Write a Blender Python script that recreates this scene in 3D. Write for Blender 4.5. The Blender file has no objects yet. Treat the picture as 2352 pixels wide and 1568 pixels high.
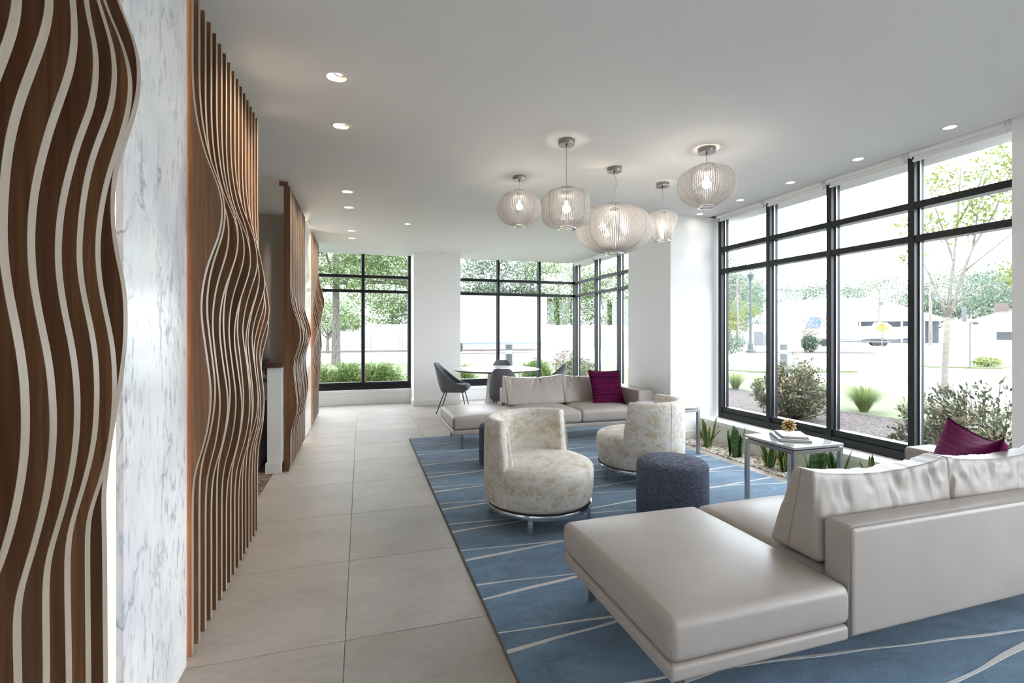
import bpy, bmesh, math, random
import numpy as np
from mathutils import Vector, Matrix
random.seed(7); RNG = np.random.default_rng(7)
PI = math.pi
scene = bpy.context.scene
COL = scene.collection

# ------------------------------------------------------------------ camera, sky, exposure
CAM_H = 1.32
cam_d = bpy.data.cameras.new('camera'); cam = bpy.data.objects.new('camera', cam_d); COL.objects.link(cam)
cam_d.sensor_width = 36.0; cam_d.lens = 1121.0 / 2352.0 * 36.0
cam_d.shift_y = -22.0 / 2352.0; cam_d.clip_start = 0.02; cam_d.clip_end = 800
cam.location = (0, 0, CAM_H)
cam.rotation_euler = (PI / 2, 0, -math.atan2(347.0, 1121.0))
scene.camera = cam

world = bpy.data.worlds.new('sky'); scene.world = world; world.use_nodes = True
wb = world.node_tree.nodes['Background']
wb.inputs[0].default_value = (0.850, 0.932, 1.0, 1); wb.inputs[1].default_value = 3.0     # bright overcast sky

vs = scene.view_settings
scene.display_settings.display_device = 'sRGB'
vs.view_transform = 'Standard'; vs.look = 'None'; vs.gamma = 1.0; vs.use_curve_mapping = False
vs.exposure = 1.93
cy = scene.cycles
cy.max_bounces = 10; cy.diffuse_bounces = 7; cy.glossy_bounces = 4; cy.transmission_bounces = 6; cy.transparent_max_bounces = 24
cy.sample_clamp_indirect = 6.0; cy.caustics_reflective = False; cy.caustics_refractive = False
cy.use_denoising = True

# ------------------------------------------------------------------ materials
def new_mat(name):
    m = bpy.data.materials.new(name); m.use_nodes = True
    nt = m.node_tree
    return m, nt, nt.nodes['Principled BSDF'], nt.nodes['Material Output']
def rgb(c): return (c[0], c[1], c[2], 1.0)
def plain(name, color, rough=0.5, metal=0.0, spec=0.5, emit=None, estr=0.0, coat=0.0):
    m, nt, b, o = new_mat(name)
    b.inputs['Base Color'].default_value = rgb(color); b.inputs['Roughness'].default_value = rough
    b.inputs['Metallic'].default_value = metal; b.inputs['Specular IOR Level'].default_value = spec
    b.inputs['Coat Weight'].default_value = coat
    if emit:
        b.inputs['Emission Color'].default_value = rgb(emit); b.inputs['Emission Strength'].default_value = estr
    return m
def nd(nt, t, **kw):
    n = nt.nodes.new(t)
    for k, v in kw.items(): setattr(n, k, v)
    return n
def coords(nt, scale=(1, 1, 1), kind='Object', rot=(0, 0, 0)):
    t = nd(nt, 'ShaderNodeTexCoord'); mp = nd(nt, 'ShaderNodeMapping')
    mp.inputs['Scale'].default_value = scale; mp.inputs['Rotation'].default_value = rot
    nt.links.new(t.outputs[kind], mp.inputs['Vector'])
    return mp.outputs['Vector']
def noise(nt, vec, scale=5, detail=4, rough=0.5, dist=0.0):
    n = nd(nt, 'ShaderNodeTexNoise'); n.inputs['Scale'].default_value = scale; n.inputs['Detail'].default_value = detail
    n.inputs['Roughness'].default_value = rough; n.inputs['Distortion'].default_value = dist
    nt.links.new(vec, n.inputs['Vector']); return n.outputs['Fac']
def ramp(nt, fac, stops):
    r = nd(nt, 'ShaderNodeValToRGB'); el = r.color_ramp.elements
    while len(el) < len(stops): el.new(0.5)
    for e, (p, c) in zip(el, stops): e.position = p; e.color = rgb(c)
    nt.links.new(fac, r.inputs['Fac']); return r.outputs['Color']
def mixc(nt, fac, a, b, mode='MIX'):
    n = nd(nt, 'ShaderNodeMix', data_type='RGBA', blend_type=mode)
    for sock, v in ((n.inputs[0], fac), (n.inputs[6], a), (n.inputs[7], b)):
        if isinstance(v, (int, float)): sock.default_value = v
        elif isinstance(v, tuple): sock.default_value = rgb(v)
        else: nt.links.new(v, sock)
    return n.outputs[2]
def math_n(nt, op, a, b=None):
    n = nd(nt, 'ShaderNodeMath', operation=op)
    for s, v in ((n.inputs[0], a), (n.inputs[1], b)):
        if v is None: continue
        if isinstance(v, (int, float)): s.default_value = v
        else: nt.links.new(v, s)
    return n.outputs[0]
def bump(nt, b, h, strength=0.3, dist=0.01):
    n = nd(nt, 'ShaderNodeBump'); n.inputs['Strength'].default_value = strength; n.inputs['Distance'].default_value = dist
    nt.links.new(h, n.inputs['Height']); nt.links.new(n.outputs['Normal'], b.inputs['Normal'])
def objrand(nt): return nd(nt, 'ShaderNodeObjectInfo').outputs['Random']
def islrand(nt): return nd(nt, 'ShaderNodeNewGeometry').outputs['Random Per Island']

def noisy(name, stops, scale=(4, 4, 4), nscale=1.0, detail=5, rough=0.6, bstr=0.0, bdist=0.01, metal=0.0, nrough=0.55, rnd=0.0, dist=0.0, sheen=0.0, spec=0.5):
    m, nt, b, o = new_mat(name)
    v = coords(nt, scale); f = noise(nt, v, nscale, detail, nrough, dist)
    c = ramp(nt, f, stops)
    if rnd:
        k = nd(nt, 'ShaderNodeMapRange'); k.inputs[3].default_value = 1 - rnd; k.inputs[4].default_value = 1 + rnd
        nt.links.new(objrand(nt), k.inputs[0])
        cc = nd(nt, 'ShaderNodeCombineColor')
        for i in range(3): nt.links.new(k.outputs[0], cc.inputs[i])
        c = mixc(nt, 1.0, c, cc.outputs[0], 'MULTIPLY')
    nt.links.new(c, b.inputs['Base Color']); b.inputs['Roughness'].default_value = rough
    b.inputs['Metallic'].default_value = metal; b.inputs['Sheen Weight'].default_value = sheen
    b.inputs['Specular IOR Level'].default_value = spec
    if bstr: bump(nt, b, f, bstr, bdist)
    return m

M = {}
M['paint'] = plain('white_paint', (0.86, 0.86, 0.855), 0.6, spec=0.3)
M['ceil'] = plain('ceiling_paint', (0.86, 0.86, 0.85), 0.75, spec=0.2)
M['taupe'] = plain('taupe_wall', (0.52, 0.48, 0.44), 0.7, spec=0.2)
M['trim'] = plain('white_trim', (0.80, 0.80, 0.79), 0.4)
M['grout'] = plain('grout', (0.30, 0.275, 0.25), 0.9)
M['black_metal'] = plain('black_aluminium', (0.006, 0.0075, 0.010), 0.42, spec=0.35)
M['black'] = plain('black_powder_coat', (0.012, 0.012, 0.013), 0.45)
M['chrome'] = plain('polished_chrome', (0.62, 0.64, 0.67), 0.10, 1.0)
M['steel'] = plain('brushed_steel', (0.42, 0.42, 0.43), 0.30, 1.0)
M['nickel'] = plain('brushed_nickel', (0.33, 0.30, 0.28), 0.25, 1.0)
M['gold'] = noisy('aged_gold', [(0.3, (0.42, 0.30, 0.13)), (0.7, (0.62, 0.47, 0.24))], (30, 30, 30), rough=0.22, metal=1.0)
M['bulb'] = plain('lit_bulb', (1, 1, 1), 0.5, emit=(1.0, 0.88, 0.76), estr=32.0)
M['bulb_soft'] = plain('lit_bulb_dim', (1, 1, 1), 0.5, emit=(1.0, 0.88, 0.76), estr=15.0)
M['lens'] = plain('lit_lens', (1, 1, 1), 0.5, emit=(1.0, 0.84, 0.66), estr=7.0)
M['led'] = plain('led_strip_light', (1, 1, 1), 0.5, emit=(1.0, 0.80, 0.60), estr=4.0)
M['cup'] = plain('white_reflector', (0.85, 0.83, 0.8), 0.25)
M['cord'] = plain('clear_cord', (0.45, 0.45, 0.45), 0.3)

def m_wood(name, dark, light, rnd=0.35, rough=0.42):
    m, nt, b, o = new_mat(name)
    v = coords(nt, (60, 60, 1.6)); f = noise(nt, v, 1.6, 6, 0.62, 0.4)
    v2 = coords(nt, (9, 9, 0.5)); f2 = noise(nt, v2, 1.3, 3, 0.5, 0.8)
    c = ramp(nt, f, [(0.3, dark), (0.72, light)])
    c2 = ramp(nt, f2, [(0.3, (0.72, 0.70, 0.68)), (0.7, (1.1, 1.1, 1.1))])
    c = mixc(nt, 1.0, c, c2, 'MULTIPLY')
    k = nd(nt, 'ShaderNodeMapRange'); k.inputs[3].default_value = 1 - rnd; k.inputs[4].default_value = 1 + rnd
    nt.links.new(objrand(nt), k.inputs[0]); cc = nd(nt, 'ShaderNodeCombineColor')
    for i in range(3): nt.links.new(k.outputs[0], cc.inputs[i])
    c = mixc(nt, 1.0, c, cc.outputs[0], 'MULTIPLY')
    nt.links.new(c, b.inputs['Base Color']); b.inputs['Roughness'].default_value = rough
    bump(nt, b, f, 0.12, 0.002); return m
M['wood'] = m_wood('walnut_veneer', (0.110, 0.050, 0.023), (0.225, 0.112, 0.054), 0.30)
M['cap'] = m_wood('walnut_counter', (0.05, 0.025, 0.015), (0.12, 0.06, 0.032), 0.05)
M['edge'] = noisy('pale_ply_edge', [(0.3, (0.33, 0.265, 0.205)), (0.7, (0.41, 0.335, 0.265))], (40, 40, 3), rough=0.35, rnd=0.05)

def m_marble():
    m, nt, b, o = new_mat('white_marble')
    # long thin veins, only where a broad mask lets them through
    v = coords(nt, (1.0, 1.0, 0.55), rot=(0.75, 0.1, 0.2))
    w = noise(nt, v, 2.6, 6, 0.55, 0.35); vein = math_n(nt, 'ABSOLUTE', math_n(nt, 'SUBTRACT', w, 0.5))
    c1 = ramp(nt, vein, [(0.0, (0.44, 0.44, 0.46)), (0.006, (0.66, 0.66, 0.67)), (0.016, (0.87, 0.87, 0.87)), (0.3, (0.87, 0.87, 0.87))])
    mask = ramp(nt, noise(nt, coords(nt, (1, 1, 0.8)), 3.1, 2), [(0.46, (0, 0, 0)), (0.58, (1, 1, 1))])
    c1 = mixc(nt, mask, (0.87, 0.87, 0.865), c1)
    # short diagonal grey flecks, denser in places
    f2 = noise(nt, coords(nt, (40, 40, 13), rot=(0.55, 0.0, 0.0)), 1.0, 3, 0.55, 0.2)
    c2 = ramp(nt, f2, [(0.33, (0.50, 0.52, 0.56)), (0.42, (0.86, 0.87, 0.89)), (0.50, (1, 1, 1))])
    f3 = noise(nt, coords(nt, (1.2, 1.2, 1.0)), 2.1, 3)
    c2 = mixc(nt, ramp(nt, f3, [(0.40, (0.25, 0.25, 0.25)), (0.62, (1, 1, 1))]), (1.0, 1.0, 1.0), c2)
    f4 = noise(nt, coords(nt, (3, 3, 1.6), rot=(0.6, 0, 0)), 1.5, 4, 0.5)
    c3 = ramp(nt, f4, [(0.30, (0.80, 0.82, 0.86)), (0.55, (1, 1, 1))])
    c = mixc(nt, 1.0, mixc(nt, 1.0, c1, c2, 'MULTIPLY'), c3, 'MULTIPLY')
    nt.links.new(c, b.inputs['Base Color']); b.inputs['Roughness'].default_value = 0.16
    return m
M['marble'] = m_marble()
M['marble_top'] = noisy('pale_marble_top', [(0.3, (0.36, 0.37, 0.38)), (0.5, (0.52, 0.52, 0.53)), (0.8, (0.58, 0.58, 0.58))], (3, 3, 3), nscale=1.5, detail=8, rough=0.08, dist=1.0)

def m_tile():
    m, nt, b, o = new_mat('porcelain_tile')
    f = noise(nt, coords(nt, (1, 1.6, 1)), 1.7, 7, 0.6, 0.5)
    f2 = noise(nt, coords(nt, (8, 14, 8)), 2.0, 4)
    c = ramp(nt, f, [(0.28, (0.285, 0.250, 0.220)), (0.55, (0.375, 0.333, 0.298)), (0.8, (0.425, 0.383, 0.346))])
    c = mixc(nt, 0.25, c, ramp(nt, f2, [(0.3, (0.285, 0.25, 0.225)), (0.7, (0.45, 0.41, 0.375))]))
    k = nd(nt, 'ShaderNodeMapRange'); k.inputs[3].default_value = 0.94; k.inputs[4].default_value = 1.06
    nt.links.new(objrand(nt), k.inputs[0]); cc = nd(nt, 'ShaderNodeCombineColor')
    for i in range(3): nt.links.new(k.outputs[0], cc.inputs[i])
    c = mixc(nt, 1.0, c, cc.outputs[0], 'MULTIPLY')
    nt.links.new(c, b.inputs['Base Color']); b.inputs['Roughness'].default_value = 0.42
    bump(nt, b, f2, 0.05, 0.002); return m
M['tile'] = m_tile()
M['carpet'] = noisy('brown_carpet', [(0.35, (0.035, 0.022, 0.018)), (0.6, (0.20, 0.15, 0.13))], (9, 9, 9), nscale=2, detail=6, rough=0.95, dist=1.2)

def m_rug():
    m, nt, b, o = new_mat('blue_hand_tufted_wool')
    f = noise(nt, coords(nt, (1.6, 3.4, 1)), 2.2, 6, 0.66, 0.8)
    f2 = noise(nt, coords(nt, (160, 60, 160)), 1.0, 3, 0.7)
    c = ramp(nt, f, [(0.30, (0.062, 0.102, 0.150)), (0.5, (0.108, 0.192, 0.290)), (0.68, (0.168, 0.276, 0.390))])
    c = mixc(nt, 0.35, c, ramp(nt, f2, [(0.3, (0.050, 0.086, 0.135)), (0.7, (0.175, 0.265, 0.375))]))
    nt.links.new(c, b.inputs['Base Color']); b.inputs['Roughness'].default_value = 0.9
    b.inputs['Sheen Weight'].default_value = 0.25; b.inputs['Specular IOR Level'].default_value = 0.1
    bump(nt, b, f2, 0.5, 0.004); return m
M['rug'] = m_rug()
M['stripe'] = noisy('cream_wool', [(0.3, (0.54, 0.53, 0.51)), (0.7, (0.68, 0.67, 0.65))], (120, 120, 120), rough=0.95, bstr=0.4, bdist=0.003, spec=0.1)
M['rug_edge'] = plain('rug_binding', (0.16, 0.11, 0.075), 0.9)

def m_leather():
    m, nt, b, o = new_mat('taupe_leather')
    f = noise(nt, coords(nt, (260, 260, 260)), 1.0, 3, 0.6); f2 = noise(nt, coords(nt, (3, 3, 3)), 1.5, 3)
    c = ramp(nt, f2, [(0.3, (0.400, 0.352, 0.318)), (0.7, (0.440, 0.390, 0.355))])
    nt.links.new(c, b.inputs['Base Color']); b.inputs['Roughness'].default_value = 0.40
    b.inputs['Specular IOR Level'].default_value = 0.45
    bump(nt, b, f, 0.06, 0.0006); return m
M['leather'] = m_leather()
M['seam'] = plain('leather_seam', (0.29, 0.265, 0.245), 0.6)

def m_brocade():
    m, nt, b, o = new_mat('cream_gold_brocade')
    big = noise(nt, coords(nt, (9, 9, 11)), 1.0, 2, 0.5)
    blk = nd(nt, 'ShaderNodeTexVoronoi', distance='CHEBYCHEV'); blk.inputs['Scale'].default_value = 1.0
    nt.links.new(coords(nt, (34, 34, 40)), blk.inputs['Vector'])
    sep = nd(nt, 'ShaderNodeSeparateColor'); nt.links.new(blk.outputs['Color'], sep.inputs[0])
    fine = noise(nt, coords(nt, (240, 240, 44)), 1.0, 3, 0.75)
    hor = noise(nt, coords(nt, (60, 60, 290)), 1.0, 3, 0.75)
    sel = math_n(nt, 'GREATER_THAN', sep.outputs[1], 0.55)
    st = mixc(nt, sel, fine, hor)
    t = math_n(nt, 'ADD', math_n(nt, 'MULTIPLY', big, 0.45), math_n(nt, 'MULTIPLY', sep.outputs[0], 0.16))
    t = math_n(nt, 'ADD', t, math_n(nt, 'MULTIPLY', st, 0.75))
    c = ramp(nt, t, [(0.58, (0.69, 0.655, 0.61)), (0.70, (0.63, 0.585, 0.525)), (0.77, (0.51, 0.43, 0.30)), (0.90, (0.47, 0.38, 0.24))])
    nt.links.new(c, b.inputs['Base Color']); b.inputs['Roughness'].default_value = 0.7; b.inputs['Sheen Weight'].default_value = 0.2
    bump(nt, b, fine, 0.25, 0.002); return m
M['brocade'] = m_brocade()
def m_tweed(name, a, b_, c_, sc):
    m, nt, b, o = new_mat(name)
    f = noise(nt, coords(nt, sc), 1.0, 3, 0.75); g = noise(nt, coords(nt, (420, 420, 420)), 1.0, 2, 0.8)
    t = math_n(nt, 'ADD', math_n(nt, 'MULTIPLY', f, 0.5), math_n(nt, 'MULTIPLY', g, 0.5))
    c = ramp(nt, t, [(0.36, a), (0.5, b_), (0.62, c_)])
    nt.links.new(c, b.inputs['Base Color']); b.inputs['Roughness'].default_value = 0.9; b.inputs['Specular IOR Level'].default_value = 0.15
    bump(nt, b, t, 0.4, 0.002); return m
M['tweed'] = m_tweed('navy_grey_tweed', (0.022, 0.027, 0.050), (0.075, 0.092, 0.140), (0.25, 0.25, 0.28), (40, 40, 260))
M['wool'] = m_tweed('charcoal_wool', (0.085, 0.090, 0.110), (0.145, 0.152, 0.178), (0.24, 0.25, 0.27), (60, 60, 300))
M['velvet_d'] = plain('dark_magenta_velvet', (0.048, 0.003, 0.024), 0.9, spec=0.1)
M['velvet_m'] = plain('mid_magenta_velvet', (0.115, 0.005, 0.052), 0.85, spec=0.1)
M['velvet_l'] = plain('magenta_velvet', (0.125, 0.005, 0.056), 0.8, spec=0.1)
for k in ('velvet_d', 'velvet_l'):
    M[k].node_tree.nodes['Principled BSDF'].inputs['Sheen Weight'].default_value = 0.12
    M[k].node_tree.nodes['Principled BSDF'].inputs['Sheen Tint'].default_value = (0.9, 0.2, 0.55, 1)

def m_glass():
    m, nt, b, o = new_mat('window_glass'); nt.nodes.remove(b)
    fr = nd(nt, 'ShaderNodeFresnel'); fr.inputs['IOR'].default_value = 1.5
    ge = nd(nt, 'ShaderNodeNewGeometry')
    inv = math_n(nt, 'SUBTRACT', 1.0, ge.outputs['Backfacing']); fac = math_n(nt, 'MULTIPLY', fr.outputs[0], inv)
    tr = nd(nt, 'ShaderNodeBsdfTransparent'); tr.inputs[0].default_value = (0.985, 0.985, 0.985, 1)
    gl = nd(nt, 'ShaderNodeBsdfGlossy'); gl.inputs['Roughness'].default_value = 0.0
    mx = nd(nt, 'ShaderNodeMixShader'); nt.links.new(fac, mx.inputs[0]); nt.links.new(tr.outputs[0], mx.inputs[1]); nt.links.new(gl.outputs[0], mx.inputs[2])
    nt.links.new(mx.outputs[0], o.inputs['Surface']); return m
M['glass'] = m_glass()

def m_shade():
    m, nt, b, o = new_mat('speckled_white_rib')
    f = noise(nt, coords(nt, (300, 300, 130)), 1.0, 2, 0.7)
    c = ramp(nt, f, [(0.36, (0.34, 0.34, 0.35)), (0.44, (0.86, 0.85, 0.84)), (1.0, (0.93, 0.92, 0.91))])
    df = nd(nt, 'ShaderNodeBsdfDiffuse'); tl = nd(nt, 'ShaderNodeBsdfTranslucent'); mx = nd(nt, 'ShaderNodeMixShader')
    nt.links.new(c, df.inputs[0]); nt.links.new(c, tl.inputs[0]); mx.inputs[0].default_value = 0.55
    nt.links.new(df.outputs[0], mx.inputs[1]); nt.links.new(tl.outputs[0], mx.inputs[2])
    nt.nodes.remove(b); nt.links.new(mx.outputs[0], o.inputs['Surface']); return m
M['shade'] = m_shade()

def m_leaf(name, a, c_, tl=0.35, rough=0.5):
    m, nt, b, o = new_mat(name)
    col = ramp(nt, islrand(nt), [(0.0, a), (1.0, c_)])
    nt.links.new(col, b.inputs['Base Color']); b.inputs['Roughness'].default_value = rough
    t = nd(nt, 'ShaderNodeBsdfTranslucent'); mx = nd(nt, 'ShaderNodeMixShader'); mx.inputs[0].default_value = tl
    nt.links.new(col, t.inputs[0]); nt.links.new(b.outputs[0], mx.inputs[1]); nt.links.new(t.outputs[0], mx.inputs[2])
    nt.links.new(mx.outputs[0], o.inputs['Surface']); return m
def m_leaf_obj(name, stops):
    m, nt, b, o = new_mat(name)
    col = ramp(nt, objrand(nt), stops); nt.links.new(col, b.inputs['Base Color']); b.inputs['Roughness'].default_value = 0.42
    t = nd(nt, 'ShaderNodeBsdfTranslucent'); mx = nd(nt, 'ShaderNodeMixShader'); mx.inputs[0].default_value = 0.25
    nt.links.new(col, t.inputs[0]); nt.links.new(b.outputs[0], mx.inputs[1]); nt.links.new(t.outputs[0], mx.inputs[2])
    nt.links.new(mx.outputs[0], o.inputs['Surface']); return m
M['maple'] = m_leaf('maple_leaves', (0.034, 0.070, 0.020), (0.175, 0.240, 0.090))
M['oak'] = m_leaf('grey_green_leaves', (0.036, 0.062, 0.038), (0.125, 0.165, 0.110))
M['yew'] = m_leaf('hedge_needles', (0.034, 0.078, 0.014), (0.170, 0.250, 0.055))
M['rust'] = m_leaf('rust_needles', (0.12, 0.045, 0.018), (0.22, 0.10, 0.04))
M['lime'] = m_leaf('lime_leaves', (0.085, 0.110, 0.022), (0.19, 0.215, 0.055), 0.5)
M['farleaf'] = m_leaf('distant_leaves', (0.070, 0.105, 0.068), (0.15, 0.19, 0.135))
M['pinkleaf'] = m_leaf('pale_pink_blooms', (0.17, 0.14, 0.115), (0.27, 0.22, 0.185))
M['box'] = m_leaf('dark_boxwood', (0.015, 0.038, 0.020), (0.050, 0.090, 0.046))
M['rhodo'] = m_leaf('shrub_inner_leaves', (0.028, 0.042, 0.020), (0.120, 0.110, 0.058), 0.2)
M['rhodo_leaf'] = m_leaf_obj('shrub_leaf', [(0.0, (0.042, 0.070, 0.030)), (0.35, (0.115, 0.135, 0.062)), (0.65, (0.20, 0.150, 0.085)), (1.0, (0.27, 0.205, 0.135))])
M['grassblade'] = m_leaf('grass_blades', (0.085, 0.125, 0.038), (0.225, 0.270, 0.105), 0.3)
M['bark'] = noisy('grey_bark', [(0.35, (0.038, 0.034, 0.028)), (0.65, (0.125, 0.115, 0.098))], (14, 14, 3), nscale=2.0, rough=0.9, bstr=0.6, bdist=0.02)
M['smooth_bark'] = noisy('smooth_grey_bark', [(0.3, (0.095, 0.088, 0.072)), (0.7, (0.150, 0.140, 0.118))], (6, 6, 18), rough=0.85)
M['twig'] = plain('brown_twig', (0.10, 0.065, 0.04), 0.8)
M['mulch'] = noisy('bark_mulch', [(0.40, (0.010, 0.007, 0.006)), (0.5, (0.040, 0.028, 0.025)), (0.60, (0.125, 0.098, 0.088))], (22, 30, 22), nscale=1.2, detail=8, rough=0.95, bstr=0.8, bdist=0.03, nrough=0.75)
M['lawn'] = noisy('lawn_grass', [(0.3, (0.064, 0.082, 0.032)), (0.7, (0.086, 0.104, 0.046))], (3, 3, 3), nscale=3, detail=8, rough=0.95)
M['concrete'] = noisy('pale_concrete', [(0.3, (0.42, 0.415, 0.41)), (0.7, (0.48, 0.475, 0.47))], (1, 1, 1), rough=0.9)
M['asphalt'] = noisy('sun_bleached_asphalt', [(0.3, (0.155, 0.158, 0.165)), (0.7, (0.185, 0.188, 0.195))], (1, 1, 1), nscale=3, rough=0.9)
M['ext_white'] = plain('white_siding', (0.62, 0.62, 0.61), 0.6)
M['ext_fence'] = plain('vinyl_fence', (0.27, 0.262, 0.25), 0.7)
M['ext_grey'] = plain('grey_panel', (0.075, 0.080, 0.086), 0.7)
M['ext_dark'] = plain('dark_opening', (0.03, 0.032, 0.035), 0.6)
M['ext_roof'] = plain('tan_shingle', (0.100, 0.078, 0.068), 0.9)
M['ext_blue'] = plain('blue_paint', (0.03, 0.07, 0.20), 0.5)
M['ext_pale'] = plain('pale_blue_grey_paint', (0.20, 0.235, 0.28), 0.6)
M['ext_red'] = plain('red_paint', (0.50, 0.03, 0.05), 0.5)
M['ext_yellow'] = plain('yellow_sign', (0.62, 0.36, 0.015), 0.5)
M['ext_green'] = plain('green_dot', (0.01, 0.42, 0.32), 0.5)
M['pole'] = noisy('weathered_pole', [(0.3, (0.10, 0.088, 0.074)), (0.7, (0.16, 0.145, 0.128))], (3, 3, 1), rough=0.9)
M['bollard'] = plain('grey_green_bollard', (0.020, 0.028, 0.031), 0.5)
M['rubber'] = plain('black_rubber', (0.015, 0.015, 0.015), 0.8)
def m_pebble():
    m, nt, b, o = new_mat('river_pebbles')
    c = ramp(nt, islrand(nt), [(0.0, (0.30, 0.23, 0.17)), (0.12, (0.58, 0.50, 0.41)), (0.5, (0.72, 0.67, 0.59)), (0.9, (0.78, 0.75, 0.70)), (1.0, (0.35, 0.36, 0.37))])
    nt.links.new(c, b.inputs['Base Color']); b.inputs['Roughness'].default_value = 0.6; return m
M['pebble'] = m_pebble()
M['soil'] = plain('gravel_soil', (0.22, 0.16, 0.11), 0.95)
def m_snake():
    m, nt, b, o = new_mat('snake_plant_green')
    f = noise(nt, coords(nt, (18, 18, 70)), 1.0, 3, 0.6)
    c = ramp(nt, f, [(0.38, (0.014, 0.042, 0.014)), (0.5, (0.045, 0.125, 0.028)), (0.65, (0.12, 0.21, 0.07))])
    nt.links.new(c, b.inputs['Base Color']); b.inputs['Roughness'].default_value = 0.35; return m
M['snake'] = m_snake()
M['snake_edge'] = plain('snake_plant_margin', (0.50, 0.44, 0.10), 0.4)
M['book_teal'] = plain('teal_book_cloth', (0.10, 0.22, 0.24), 0.4)
M['book_grey'] = plain('slate_book_cloth', (0.12, 0.15, 0.17), 0.4)
M['paper'] = plain('page_paper', (0.72, 0.71, 0.68), 0.8)
M['book_cover'] = plain('pale_book_cover', (0.66, 0.67, 0.67), 0.25)
M['table_white'] = plain('white_laminate', (0.74, 0.74, 0.73), 0.12)
M['bronze_edge'] = plain('dark_bevel_edge', (0.10, 0.075, 0.06), 0.4)
M['pedestal'] = plain('pale_pedestal', (0.62, 0.64, 0.63), 0.35)

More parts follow.
